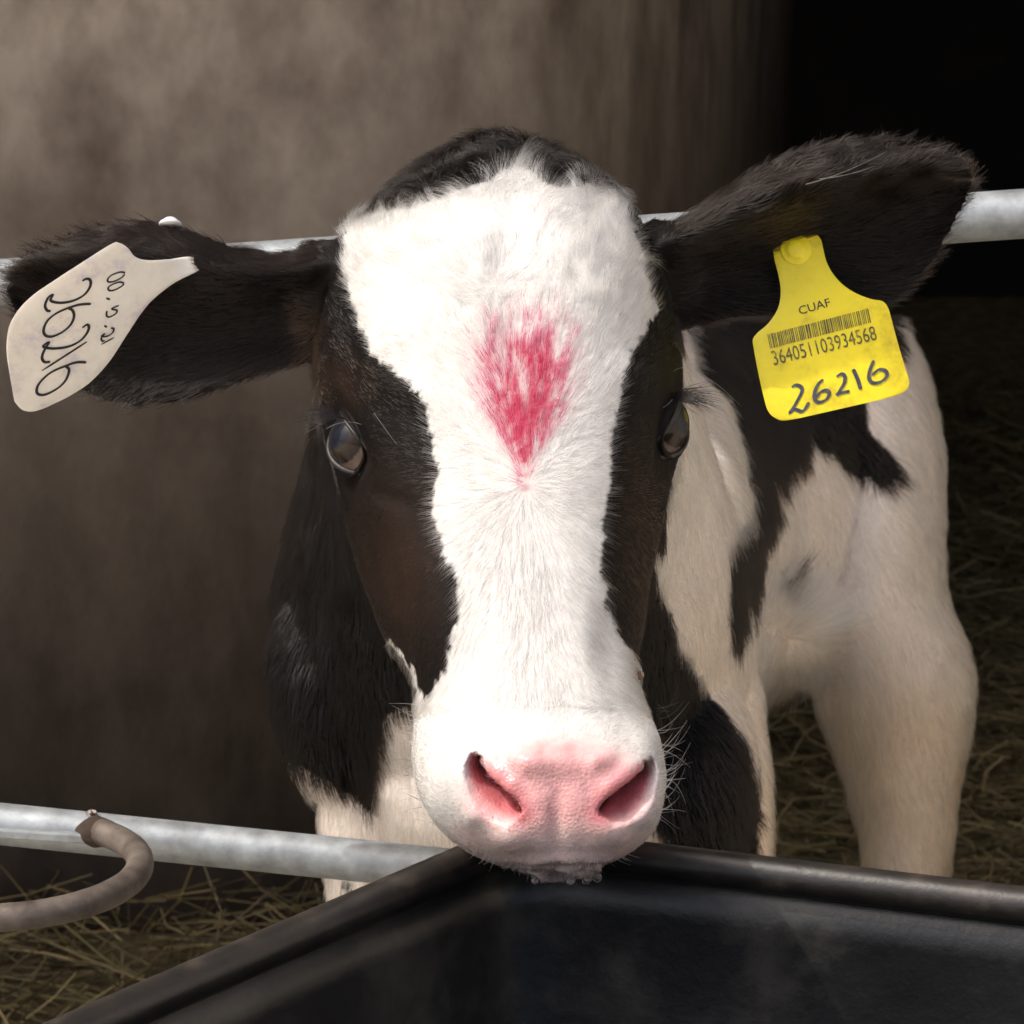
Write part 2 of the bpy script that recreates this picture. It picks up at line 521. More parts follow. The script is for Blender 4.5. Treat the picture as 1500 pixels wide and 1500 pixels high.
# forehead and bridge relief
bump(640, 420, 70, 80, .004); bump(860, 400, 60, 80, .004)
bump(750, 400, 30, 140, -.003)
bump(600, 575, 45, 22, .004, 25); bump(930, 540, 30, 22, .003, -25)      # brow ridges
bump(575, 730, 40, 14, -.002, 20)
bump(690, 960, 30, 70, -.003); bump(895, 940, 26, 60, -.004)            # hollows beside the bridge
bump(625, 830, 50, 60, .002)
bump(650, 1130, 45, 60, .004); bump(945, 1110, 26, 60, .004)            # muzzle cheeks
bump(815, 1040, 110, 26, -.0025)
bump(1205, 900, 48, 24, .012, -8, 3.0); bump(1130, 880, 16, 70, -.010, 10, 3.0); bump(1300, 790, 60, 110, .010, 0, 3.0); bump(1190, 720, 14, 90, -.008, 0, 3.0)
bump(1050, 760, 40, 160, .008, 0, 3.0); bump(1340, 1010, 40, 60, .006, 0, 3.0)
# nose pad: raised top, wings, philtrum
bump(815, 1115, 70, 26, .006)
bump(770, 1118, 22, 16, .003, 30); bump(880, 1116, 22, 16, .003, -30)
bump(815, 1205, 14, 46, -.0025)
bump(748, 1224, 30, 22, .0035); bump(893, 1218, 24, 22, .003)
bump(700, 1190, 26, 30, .003); bump(936, 1180, 18, 30, .003)
bump(815, 1262, 80, 8, .002)
NOS_L = [(704, 1109), (706, 1124), (717, 1142), (737, 1159), (756, 1176), (764, 1192)]
OUT_L = [(704, 1109), (699, 1102), (690, 1106), (685, 1122), (685, 1142), (691, 1163), (704, 1186), (724, 1203), (746, 1208), (764, 1192)]
NOS_R = [(938, 1121), (934, 1134), (922, 1149), (904, 1163), (886, 1178), (878, 1192)]
OUT_R = [(938, 1121), (941, 1112), (949, 1116), (953, 1130), (952, 1150), (947, 1172), (935, 1194), (916, 1208), (895, 1209), (878, 1192)]
def nostril(px, py):
    tt = np.zeros(px.shape)
    for I_, O_ in ((NOS_L, OUT_L), (NOS_R, OUT_R)):
        ins = inpoly(px, py, I_ + O_[::-1])
        di = polyline_dist(px, py, I_); do = polyline_dist(px, py, O_)
        t_ = do / (di + do + 1e-6)
        tt = np.maximum(tt, np.where(ins, t_, np.where(di < do, 1 - sstep(0, 5, di), 0)))
    return tt
for (I_, sgn) in ((NOS_L, 1), (NOS_R, -1)):
    for (x_, y_) in I_[1:4]:
        bump(x_ + sgn * 14, y_ - 9, 13, 13, .0022)
for (O_, sgn) in ((OUT_L, 1), (OUT_R, -1)):
    for (x_, y_) in O_[3:7]:
        bump(x_ - sgn * 9, y_ + 6, 14, 14, .0012)
nt_ = nostril(px, py) * (d < 1.68) * (facing > -0.2)
wt = np.where(nt_ > 0, 0.5 * nt_ + 0.5 * nt_ ** 2, 0)
co = co + FWD * (wt * 0.030)[:, None]
# crumbly lip edge
wl = sstep(1255, 1280, py) * (d < 1.66)
co = co + vnoise(co, 0.006) * (wl * 0.0035)[:, None]
# fine lumpiness everywhere
co = co + no * (noise3(co, 0.03) * 0.0012)[:, None]
fo = sstep(520, 380, py) * (d < 1.8) * (px > 500) * (px < 960)
co = co + no * (fo * (0.0016 * noise3(co, 0.016) + 0.0012 * noise3(co + 5, 0.008)))[:, None]
set_co(skin, co); no = get_no(skin); px, py, d = pix(co)

# ---- eyes: lids pulled over a real eyeball
EYE_R = 0.0195
EYE_A, EYE_B = 0.0205, 0.0150
def eye_e(v, a1, a2):
    """almond: the upper lid hangs lower than an ellipse"""
    u1 = v @ a1; u2 = (v @ a2) * (1 if a2 @ UP > 0 else -1)
    return np.sqrt((u1 / EYE_A) ** 2 + (u2 / np.where(u2 > 0, EYE_B * 0.56, EYE_B * 1.02)) ** 2)
eyes = []
def surf_at(x, y, dmax=1.9):
    vis = ((no * norm(co - CAMP)).sum(1) < -0.02) & (d < dmax)
    i = np.where(vis)[0]
    k = i[np.argmin(np.hypot(px[i] - x, py[i] - y))]
    near = np.linalg.norm(co - co[k], axis=1) < 0.016
    return co[k], norm(no[near].mean(0))
for side, (ex, ey), nn in ((-1, (508, 643), (-0.66, 0.10, -0.74)), (1, (990, 618), (0.86, 0.12, -0.48))):
    p, n_ = surf_at(ex, ey)
    n_ = norm(c2w(np.array(nn)))
    cen = p - n_ * (EYE_R - 0.0050)
    if side > 0: cen = cen + RGT * 0.0005
    a1 = c2w(np.array([-side * 0.72, -0.66, -0.30]))
    a1 = norm(a1 - n_ * (a1 @ n_)); a2 = np.cross(n_, a1)
    eyes.append((side, cen, n_, a1, a2))
    v = co - cen
    u1 = v @ a1; u2 = v @ a2; h = v @ n_
    e = eye_e(v, a1, a2)
    r = np.linalg.norm(v, axis=1)
    front = (h > -0.004) & (r < 0.045)
    dirn = norm(v)
    # lids: at least R + 1.4 mm from the centre, swelling at the rim
    lid = front & (e >= 1)
    targ = EYE_R + 0.0012 + 0.0016 * np.exp(-((e - 1.12) / 0.16) ** 2) - 0.0012 * np.exp(-((e - 1.75) / 0.25) ** 2)
    blend = np.clip(1 - (e - 1.25) / 0.95, 0, 1); blend = blend * blend * (3 - 2 * blend)
    rn = np.where(r < targ, targ, r + (targ - r) * blend)
    co = np.where(lid[:, None], cen + dirn * rn[:, None], co)
    hole = front & (e < 1)
    co = np.where(hole[:, None], cen + dirn * (EYE_R + 0.0012 - 0.0075 * sstep(0, 0.12, 1 - e))[:, None], co)
set_co(skin, co); no = get_no(skin); px, py, d = pix(co)

# ------------------------------------------------------------------ coat pattern (which roots are white, black, pink)
BLAZE = [(505, 330), (520, 318), (560, 312), (610, 300), (650, 285), (690, 270), (730, 258), (752, 246), (764, 228), (772, 246), (800, 272), (830, 273),
         (870, 268), (903, 284), (922, 312), (936, 345), (946, 390), (956, 430), (966, 458), (945, 478), (930, 510), (915, 545), (905, 590), (897, 640), (893, 700),
         (885, 760), (880, 800), (882, 850), (890, 890), (905, 925), (925, 950), (938, 975), (1010, 985), (1060, 1320), (540, 1320), (560, 1040), (606, 1030), (611, 1020), (600, 985), (586, 960), (566, 942), (570, 936),
         (592, 956), (606, 985), (617, 1024), (640, 1005), (655, 980), (663, 940), (668, 900), (668, 850), (655, 820), (640, 780), (632, 740), (640, 690), (635, 640), (625, 610), (610, 575), (580, 550),
         (545, 520), (525, 470), (513, 440), (504, 390)]
NECK_L = [(300, 560), (520, 600), (600, 850), (640, 1000), (600, 1030), (570, 1045), (556, 1080), (552, 1130), (541, 1195), (512, 1165), (470, 1143), (430, 1118), (405, 1075), (380, 1070), (300, 900)]
BRIS_R = [(700, 560), (940, 560), (962, 850), (1000, 955), (1040, 1020), (1085, 1075), (1104, 1130), (1110, 1200), (1108, 1300), (990, 1290), (975, 1235), (940, 1180), (700, 1000)]
_z = lambda L: [(900 + u / 2.027, 600 + v / 2.027) for u, v in L]
BACK = _z([(330, -40), (380, 130), (410, 260), (400, 330), (360, 370), (335, 420), (335, 560), (345, 705), (372, 702), (385, 640), (390, 580), (396, 545), (410, 625), (428, 480), (440, 420), (470, 360),
           (490, 290), (470, 225), (462, 190), (505, 255), (520, 190), (570, 160), (588, 78), (612, 130), (650, 140), (720, 200), (780, 225), (832, 232), (850, 180), (800, 110), (760, 60), (745, 0), (735, -60), (850, -190), (700, -700), (300, -700), (215, -240), (250, -100)])
SPOT = _z([(488, 475), (515, 500), (545, 560), (525, 575), (490, 545)])
LEGSP = [(505, 1290), (520, 1290), (517, 1312), (508, 1308)]
LEGSP2 = [(540, 1290), (556, 1290), (550, 1340), (542, 1320)]
NOSE = [(690, 1108), (712, 1090), (745, 1072), (790, 1062), (840, 1066), (890, 1082), (930, 1098), (952, 1120), (952, 1165), (940, 1215), (905, 1250), (850, 1268), (790, 1272), (735, 1258), (694, 1225), (680, 1180), (682, 1130)]

def is_ear(px, py, d):
    return ((px < 470) & (py < 640) & (d < 1.95)) | ((px > 985) & (py < 505) & (d < 1.95))

def coat(P):
    """-> rgb (n,3) of the coat at surface points, plus masks"""
    n = len(P)
    px, py, d = pix(P)
    jit = vnoise(P, 0.006)
    qx = px + jit[:, 0] * 6; qy = py + jit[:, 1] * 6
    head = (d < 1.855)
    white = np.zeros(n, bool)
    white |= head & inpoly(qx, qy, BLAZE)
    body_black = inpoly(qx, qy, NECK_L) & (d < 2.25) | (inpoly(qx, qy, BRIS_R) & (d < 2.16)) | (inpoly(qx, qy, BACK)) | inpoly(qx, qy, SPOT) | inpoly(qx, qy, LEGSP) | inpoly(qx, qy, LEGSP2) | ((d < 2.05) & (py < 800) & (px < 975))
    white |= (~head) & ~body_black
    earm = is_ear(px, py, d)
    white &= ~earm
    c = np.empty((n, 3))
    c[:] = (0.0048, 0.0036, 0.0031)
    # brown of the face sides, eyelids, ear roots
    br = np.zeros(n)
    br += np.exp(-(((px - 580) / 70) ** 2 + ((py - 830) / 130) ** 2)) * (px < 700)
    br += 0.9 * np.exp(-(((px - 940) / 45) ** 2 + ((py - 800) / 160) ** 2)) * (px > 860)
    br += 0.7 * np.exp(-(((px - 500) / 50) ** 2 + ((py - 560) / 40) ** 2))
    br += 0.8 * np.exp(-(((px - 450) / 22) ** 2 + ((py - 490) / 60) ** 2))
    br = np.clip(br, 0, 1) * head
    br *= 0.75 + 0.35 * noise3(P, 0.012)
    c = np.where(is_ear(px, py, d)[:, None], np.array([0.0075, 0.0048, 0.0035]), c)
    c = c + np.clip(br, 0, 1)[:, None] * np.array([0.030, 0.0155, 0.008])
    wc = np.array([0.515, 0.515, 0.51]) + 0.04 * noise3(P, 0.02)[:, None] * np.array([1, 1, 1.1])  # white of the sunlit face darkened below the body white to offset the sun
    bounce_tint = np.clip(sstep(820, 1150, py) * 0.75 + 0.25 * noise3(P, 0.06), 0, 1)[:, None] * (px > 950)[:, None]  # warm light bounced off the ground, painted into the lower body fur
    bc = np.array([0.87, 0.845, 0.80]) * (1 - bounce_tint) + np.array([0.84, 0.735, 0.58]) * bounce_tint
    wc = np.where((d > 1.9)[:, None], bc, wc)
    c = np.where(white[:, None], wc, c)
    # muzzle: thin hair, pink skin shining through
    bare = head & inpoly(px, py, NOSE) & (d < 1.68)
    edge = np.ones(n)
    return c, white, bare, head, earm

def nose_mix(px, py):
    """0..1 how pink / bare the skin is around the nose"""
    core = np.exp(-(np.maximum(0, np.hypot((px - 817) / 142, (py - 1165) / 88) - 0.74) / 0.22) ** 2)
    low = sstep(1190, 1235, py) * np.exp(-(np.maximum(0, np.abs(px - 805) - 110) / 50) ** 2)
    top = 1 - sstep(1098, 1072, py + 12 * np.cos((px - 815) / 60))
    top = 1 - sstep(0, 1, (1095 - py - 14 * np.cos((px - 815) / 70)) / 30)
    return np.clip(np.maximum(core * np.clip(top, 0, 1), low * 0.8), 0, 1)

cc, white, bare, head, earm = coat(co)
pinkm = np.maximum(nose_mix(px, py), sstep(0.0, 0.25, nostril(px, py))) * (d < 1.70) * head
skinc = cc * 0.6
skinc = np.where((white & head)[:, None], np.array([0.56, 0.55, 0.53]), skinc)  # skin under the face white darkened too, to offset direct sun
skinc = np.where((white & ~head)[:, None], cc * np.array([0.86, 0.80, 0.76]), skinc)
# pink nose skin with darker blotches and wet red nostrils
blot = np.exp(-(((px - 800) / 34) ** 2 + ((py - 1128) / 16) ** 2)) * 0.8 + 0.55 * np.clip(noise3(co, 0.007) + 0.6 * noise3(co, 0.0035), 0, 1) + 0.35 * np.exp(-(((px - 815) / 55) ** 2 + ((py - 1098) / 14) ** 2))
pc = np.array([0.74, 0.40, 0.395])[None] * (1 - 0.40 * np.clip(blot, 0, 1))[:, None]
lowm = sstep(1185, 1235, py)[:, None]
pc = pc * (1 - lowm) + np.array([0.80, 0.60, 0.56]) * lowm
nd = np.minimum(polyline_dist(px, py, NOS_L), polyline_dist(px, py, NOS_R))
red = np.clip(np.exp(-(nd / 20) ** 2) + 0.8 * sstep(0.1, 0.8, nostril(px, py)), 0, 1)[:, None] * 0.9
pc = pc * (1 - red) + np.array([0.55, 0.15, 0.165]) * red
skinc = skinc * (1 - pinkm[:, None]) + pc * pinkm[:, None]
# pink lid corner, dark lids
for side, cen, n_, a1, a2 in eyes:
    v = co - cen; e = eye_e(v, a1, a2)
    rim = ((v @ n_) > -0.004) & (np.linalg.norm(v, axis=1) < 0.04)
    wl = np.exp(-((e - 1.05) / 0.2) ** 2) * rim
    skinc = skinc * (1 - wl[:, None]) + np.array([0.010, 0.008, 0.008]) * wl[:, None]
# raspberry dye on the skin of the forehead
def dye(P, px, py):
    dx, dy = px - 775, 712 - py
    r = np.hypot(dx, dy); ang = np.arctan2(dx, np.maximum(dy, 1))
    st = noise3(np.stack([ang * 14, r / 70, np.zeros_like(r)], -1), 1.0) * 0.5 + noise3(np.stack([ang * 34, r / 45, np.ones_like(r) * 5], -1), 1.0) * 0.6
    hw = 11 + 76 * sstep(0, 175, r)
    t_ = np.abs(dx + 5) / hw + 0.30 * st
    prof = sstep(-25, 45, r) * (1 - sstep(200, 295, r + 55 * st)) * (1 - sstep(0.55, 1.15, t_)) * (dy > -5)
    core = np.exp(-(((px - 764) / 38) ** 2 + ((py - 592) / 60) ** 2))
    return np.clip(prof * (0.52 + 0.85 * st) + 0.50 * core * prof, 0, 1), st
dy_, _ = dye(co, px, py)
dy_ = dy_ * head * (d < 1.75)
skinc = skinc * (1 - dy_[:, None]) + np.array([0.42, 0.07, 0.115]) * dy_[:, None]

ca = skin.attributes.new('tint', 'FLOAT_COLOR', 'POINT')
ca.data.foreach_set('color', np.concatenate([skinc, np.ones((len(co), 1))], 1).ravel())
wet = np.clip(pinkm * sstep(1095, 1120, py), 0, 1)
wa = skin.attributes.new('wet', 'FLOAT', 'POINT')
wa.data.foreach_set('value', wet)
skin.polygons.foreach_set('use_smooth', [True] * len(skin.polygons))

def skin_mat():
    m, t, b = new_mat('calf_skin')
    a = t.nodes.new('ShaderNodeAttribute'); a.attribute_name = 'tint'
    wn = t.nodes.new('ShaderNodeAttribute'); wn.attribute_name = 'wet'
    nz = noise_node(t, 160, 4, 0.6)
    vz = t.nodes.new('ShaderNodeTexVoronoi'); vz.inputs['Scale'].default_value = 620
    tc = t.nodes.new('ShaderNodeTexCoord'); t.links.new(tc.outputs['Object'], vz.inputs['Vector'])
    hs = t.nodes.new('ShaderNodeMix'); hs.data_type = 'RGBA'; hs.blend_type = 'MULTIPLY'
    hs.inputs['Factor'].default_value = 0.35
    r = ramp(t, nz.outputs[0], [(0.3, (0.62, 0.55, 0.55)), (0.65, (1, 1, 1))])
    t.links.new(a.outputs['Color'], hs.inputs['A']); t.links.new(r.outputs[0], hs.inputs['B'])
    t.links.new(hs.outputs['Result'], b.inputs['Base Color'])
    mr = t.nodes.new('ShaderNodeMapRange'); mr.inputs['To Min'].default_value = 0.62; mr.inputs['To Max'].default_value = 0.27
    t.links.new(wn.outputs['Fac'], mr.inputs['Value']); t.links.new(mr.outputs[0], b.inputs['Roughness'])
    b.inputs['Subsurface Weight'].default_value = 0.0
    sp_ = t.nodes.new('ShaderNodeMapRange'); sp_.inputs['To Min'].default_value = 0.12; sp_.inputs['To Max'].default_value = 0.55
    t.links.new(wn.outputs['Fac'], sp_.inputs['Value']); t.links.new(sp_.outputs[0], b.inputs['Specular IOR Level'])
    sw = t.nodes.new('ShaderNodeMath'); sw.operation = 'MULTIPLY'; sw.inputs[1].default_value = 0.35
    t.links.new(wn.outputs['Fac'], sw.inputs[0]); t.links.new(sw.outputs[0], b.inputs['Subsurface Weight'])
    b.inputs['Subsurface Radius'].default_value = (0.008, 0.003, 0.002)
    b.inputs['Subsurface Scale'].default_value = 0.6
    bp = t.nodes.new('ShaderNodeBump'); bp.inputs['Distance'].default_value = 0.0009
    bs = t.nodes.new('ShaderNodeMapRange'); bs.inputs['To Min'].default_value = 0.05; bs.inputs['To Max'].default_value = 0.3
    t.links.new(wn.outputs['Fac'], bs.inputs['Value']); t.links.new(bs.outputs[0], bp.inputs['Strength'])
    t.links.new(vz.outputs['Distance'], bp.inputs['Height']); t.links.new(bp.outputs[0], b.inputs['Normal'])
    return m
M['skin'] = skin_mat()
skin.materials.append(M['skin'])
calf = empty('calf', (0.0, 2.35, 0.0))
tag(calf, 'black and white calf with red dyed forehead, head through the pen rails', 'calf')
def under(o, parent):
    o.parent = parent
    o.matrix_parent_inverse = Matrix.Translation(-Vector(parent.location))
    return o
body = bpy.data.objects.new('body', skin); col.objects.link(body); under(body, calf)

# eyes
def eye_mat():
    m, t, b = new_mat('calf_eye')
    tc = t.nodes.new('ShaderNodeTexCoord')
    sx = t.nodes.new('ShaderNodeSeparateXYZ'); t.links.new(tc.outputs['Object'], sx.inputs[0])
    # angle from the gaze axis (local z)
    dv = t.nodes.new('ShaderNodeMath'); dv.operation = 'DIVIDE'; dv.inputs[1].default_value = EYE_R
    t.links.new(sx.outputs['Z'], dv.inputs[0])
    ac = t.nodes.new('ShaderNodeMath'); ac.operation = 'ARCCOSINE'; t.links.new(dv.outputs[0], ac.inputs[0])
    nz = noise_node(t, 500, 3, 0.5)
    ad = t.nodes.new('ShaderNodeMath'); ad.operation = 'MULTIPLY_ADD'; ad.inputs[1].default_value = 0.08
    t.links.new(nz.outputs[0], ad.inputs[0]); t.links.new(ac.outputs[0], ad.inputs[2])
    mr = t.nodes.new('ShaderNodeMath'); mr.operation = 'DIVIDE'; mr.inputs[1].default_value = 1.6
    t.links.new(ad.outputs[0], mr.inputs[0])
    r = ramp(t, mr.outputs[0], [(0.0, (0.010, 0.012, 0.018)), (0.26, (0.013, 0.014, 0.020)), (0.32, (0.028, 0.020, 0.014)), (0.52, (0.016, 0.010, 0.007)), (0.59, (0.010, 0.008, 0.007)), (0.63, (0.10, 0.07, 0.058)), (0.86, (0.20, 0.145, 0.12))])
    t.links.new(r.outputs[0], b.inputs['Base Color'])
    b.inputs['Roughness'].default_value = 0.25
    b.inputs['Coat Weight'].default_value = 0.4
    b.inputs['Specular IOR Level'].default_value = 0.1
    b.inputs['Coat Roughness'].default_value = 0.02
    b.inputs['Coat IOR'].default_value = 1.38
    return m
M['eye'] = eye_mat()
M['wet_lid'] = simple('wet_dark_lid', [(0.3, (0.006, 0.005, 0.005)), (0.7, (0.014, 0.011, 0.010))], 200, 0.5, 0, 0.1)
for (side, cen, n_, a1, a2), (gx, gy) in zip(eyes, ((494, 632), (998, 608))):
    me = bpy.data.meshes.new('eye')
    bm = bmesh.new(); bmesh.ops.create_uvsphere(bm, u_segments=48, v_segments=32, radius=EYE_R)
    for v in bm.verts:                                         # cornea bulge
        c_ = v.co.z / EYE_R
        if c_ > 0.70: v.co *= 1 + 0.05 * ((c_ - 0.70) / 0.30)
    bm.to_mesh(me); bm.free()
    me.polygons.foreach_set('use_smooth', [True] * len(me.polygons))
    o = bpy.data.objects.new('eye', me); col.objects.link(o); me.materials.append(M['eye'])
    # gaze through the photo pixel
    ray = norm(at(gx, gy, 1.0) - CAMP); oc = CAMP - cen
    bq = ray @ oc; disc = bq * bq - (oc @ oc - EYE_R ** 2)
    hit = CAMP + ray * (-bq - math.sqrt(max(disc, 0)))
    gz = norm(hit - cen)
    o.rotation_mode = 'QUATERNION'
    o.rotation_quaternion = Vector(gz).to_track_quat('Z', 'Y')
    o.location = Vector(cen) - calf.location
    o.parent = calf
    th = np.arange(56) / 56 * 2 * math.pi
    sg_ = 1 if a2 @ UP > 0 else -1
    ring = cen + (np.cos(th) * EYE_A * 0.99)[:, None] * a1 + (np.sin(th) * np.where(np.sin(th) * sg_ > 0, EYE_B * 0.55, EYE_B * 1.0))[:, None] * a2
    # lift onto the eyeball
    v = ring - cen; hh = np.sqrt(np.maximum((EYE_R + 0.0009) ** 2 - (v * v).sum(1), 0.00001))
    ring = ring + n_ * hh[:, None]
    mb = MB(); mb.tube(ring, 0.0014 + 0.0003 * np.sin(th * 3), 10, closed=True)
    rim_ = mb.build('eyelid_rim', M['wet_lid'])
    bpy.context.view_layer.update()
    rim_.parent = o; rim_.matrix_parent_inverse = o.matrix_world.inverted()

# drool and foam beads along the lip
def foam_mat():
    m, t, b = new_mat('foam')
    b.inputs['Base Color'].default_value = (0.93, 0.88, 0.84, 1)
    b.inputs['Roughness'].default_value = 0.12
    b.inputs['Transmission Weight'].default_value = 0.9
    b.inputs['IOR'].default_value = 1.33
    return m
M['foam'] = foam_mat()
mb = MB(); rf = np.random.default_rng(12)
vis_ = (facing > -0.5)
for i in range(70):
    x = rf.uniform(690, 905); y = 1283 - 0.0016 * (x - 815) ** 2 + rf.normal() * 2
    if rf.random() < 0.35: x, y = rf.uniform(690, 770), rf.uniform(1190, 1262)
    k = np.argmin(np.hypot(px - x, py - y) + 200 * np.maximum(0, d - 1.66))
    r_ = abs(rf.normal(0, 0.00025)) + 0.0003
    if i < 8: r_ = rf.uniform(0.0012, 0.0024); y = 1284; x = rf.uniform(770, 890)
    k = np.argmin(np.hypot(px - x, py - y) + 200 * np.maximum(0, d - 1.66))
    c = co[k] + no[k] * r_ * 0.4 - np.array([0, 0, r_ * (0.6 if i < 8 else 0)])
    bm_ = bmesh.new(); bmesh.ops.create_icosphere(bm_, subdivisions=2, radius=r_)
    mb.add([np.array(v.co) * (1, 1, 1.25 if i < 8 else 1) + c for v in bm_.verts], [tuple(v.index for v in f.verts) for f in bm_.faces]); bm_.free()
o = mb.build('drool', M['foam'], calf); tag(o, kind='stuff')

# hooves
M['hoof'] = simple('hoof_horn', [(0.3, (0.02, 0.016, 0.012)), (0.7, (0.06, 0.045, 0.03))], 60, 0.5)
for hx, hy, hz in hoof_spots:
    mb = MB(); rings = []
    for z, a, b, dy in ((0.06, .024, .027, -.006), (.045, .028, .033, -.01), (.02, .033, .040, -.016), (.0, .036, .045, -.02)):
        c = np.cos(TH); s_ = np.sin(TH)
        notch = 1 - 0.22 * np.exp(-((TH - 1.5 * math.pi) / 0.10) ** 2)
        rings.append(np.stack([hx + c * a * notch, hy + dy + s_ * b * notch, np.full_like(TH, z + 0.002)], -1))
    mb.rings(rings); mb.build('hoof', M['hoof'], calf)

# ------------------------------------------------------------------ fur
def hair_mat(name, rough=0.24, rr=0.32):
    m = bpy.data.materials.new(name); m.use_nodes = True
    t = m.node_tree; t.nodes.clear()
    out = t.nodes.new('ShaderNodeOutputMaterial')
    h = t.nodes.new('ShaderNodeBsdfHairPrincipled')
    h.parametrization = 'COLOR'
    a = t.nodes.new('ShaderNodeAttribute'); a.attribute_name = 'tint'
    t.links.new(a.outputs['Color'], h.inputs['Color'])
    h.inputs['Roughness'].default_value = rough
    h.inputs['Radial Roughness'].default_value = rr
    h.inputs['IOR'].default_value = 1.42
    t.links.new(h.outputs[0], out.inputs['Surface'])
    return m
M['fur'] = hair_mat('fur')

def make_hair(name, P, rad, colr, mat, parent):
    """P (n, m, 3) strand points, rad (n,) root radius, colr (n,3)"""
    n, m, _ = P.shape
    hc = bpy.data.hair_curves.new(name)
    hc.add_curves([m] * n)
    hc.attributes['position'].data.foreach_set('vector', P.astype(np.float32).ravel())
    ra = hc.attributes.get('radius') or hc.attributes.new('radius', 'FLOAT', 'POINT')
    taper = np.linspace(1, 0.25, m)
    ra.data.foreach_set('value', (rad[:, None] * taper).astype(np.float32).ravel())
    ta = hc.attributes.new('tint', 'FLOAT_COLOR', 'CURVE')
    ta.data.foreach_set('color', np.concatenate([colr, np.ones((n, 1))], 1).astype(np.float32).ravel())
    hc.materials.append(mat)
    o = bpy.data.objects.new(name, hc); col.objects.link(o); under(o, parent)
    return o

# sample roots
skin.calc_loop_triangles()
tri = np.empty(len(skin.loop_triangles) * 3, int); skin.loop_triangles.foreach_get('vertices', tri); tri = tri.reshape(-1, 3)
A, B_, C_ = co[tri[:, 0]], co[tri[:, 1]], co[tri[:, 2]]
ctr = (A + B_ + C_) / 3
fn = np.cross(B_ - A, C_ - A); area = np.linalg.norm(fn, axis=1) / 2; fn = norm(fn)
tpx, tpy, td = pix(ctr)
tface = -(fn * norm(ctr - CAMP)).sum(1)
dens = np.where(tface > -0.45, 1.0, 0.0)
dens *= np.where(td < 1.93, 1.0, 0.55)
dens *= (tpx > -60) & (tpx < 1560) & (tpy < 1420)
thead = td < 1.80
pk = nose_mix(tpx, tpy) * (td < 1.70)
dens *= 1 - (0.96 - 0.5 * sstep(1222, 1240, tpy)) * sstep(0.12, 0.75, pk)
dens *= np.where((td < 1.7) & (tpy > 1020), 1.5, 1.0)
for side, cen, n_, a1, a2 in eyes:
    v = ctr - cen; e = eye_e(v, a1, a2)
    near = np.linalg.norm(v, axis=1) < 0.04
    dens = np.where(near & (e < 1.2), 0, dens)
wgt = area * dens
NH = 600000
cum = np.cumsum(wgt); cum /= cum[-1]
ti = np.searchsorted(cum, rng.random(NH))
r1, r2 = rng.random(NH), rng.random(NH); sq = np.sqrt(r1)
root = A[ti] * (1 - sq)[:, None] + B_[ti] * (sq * (1 - r2))[:, None] + C_[ti] * (sq * r2)[:, None]
rn = norm(no[tri[ti, 0]] * (1 - sq)[:, None] + no[tri[ti, 1]] * (sq * (1 - r2))[:, None] + no[tri[ti, 2]] * (sq * r2)[:, None])
hp, hq, hd = pix(root)
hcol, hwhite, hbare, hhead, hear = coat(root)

# flow of the coat (camera-space directions), then laid on the surface
flow = np.zeros((NH, 3))
wx, wy = hp - 775, hq - 710
rr_ = np.hypot(wx, wy) + 1
up_ = np.stack([wx / rr_ * 1.15, -wy / rr_, 0.15 * np.ones(NH)], -1)
up_[:, 2] = np.clip(np.abs(wx) / 250, 0, 1) * 0.6
flow[:] = up_
# crown: tuft hair sweeping sideways and forward
crown = sstep(330, 250, hq)[:, None] * hhead[:, None]
flow = flow * (1 - crown) + np.stack([(hp - 735) / 160 + 0.5 * noise3(root, 0.03), 0.5 * np.ones(NH), -0.25 + 0.6 * noise3(root + 9, 0.025)], -1) * crown
# muzzle: away from the nose
mz = sstep(1000, 1075, hq)[:, None] * (hd < 1.75)[:, None]
mv = np.stack([(hp - 815) / 140, -(hq - 1175) / 120, 0.5 * np.ones(NH)], -1)
flow = flow * (1 - mz) + norm(mv) * mz
# body: down and backwards
bd = (~hhead)[:, None]
flow = np.where(bd, np.stack([0.25 * np.ones(NH), -0.9 * np.ones(NH), 0.35 * np.ones(NH)], -1), flow)
fl = np.hypot(hp - 1150, hq - 930)
flw = (np.exp(-(fl / 95) ** 2) * (hd > 2.3))[:, None]
flow = flow * (1 - flw) + np.stack([(hp - 1150) / (fl + 1), -(hq - 930) / (fl + 1), np.zeros(NH)], -1) * flw
# ears: towards the tip, fringes outwards
eL = hear & (hp < 600); eR = hear & (hp > 900)
flow = np.where(eL[:, None], np.stack([-0.9 * np.ones(NH), (445 - hq) / 260, -0.15 * np.ones(NH)], -1), flow)
flow = np.where(eR[:, None], np.stack([0.9 * np.ones(NH), (365 - hq) / 260 + 0.15, -0.15 * np.ones(NH)], -1), flow)
dirn = c2w(norm(flow))
dirn = dirn + vnoise(root, 0.020) * 0.30 + vnoise(root, 0.006) * 0.22 + rng.normal(size=(NH, 3)) * 0.10
fore_ = sstep(500, 380, hq) * sstep(285, 335, hq) * hhead * hwhite
dirn = dirn + vnoise(root, 0.026) * (0.75 * fore_)[:, None] + vnoise(root + 3, 0.011) * (0.45 * fore_)[:, None]
dirn = dirn + np.where(crown > 0.3, vnoise(root, 0.012) * 0.7, 0)
dirn = norm(dirn - rn * (dirn * rn).sum(1)[:, None])
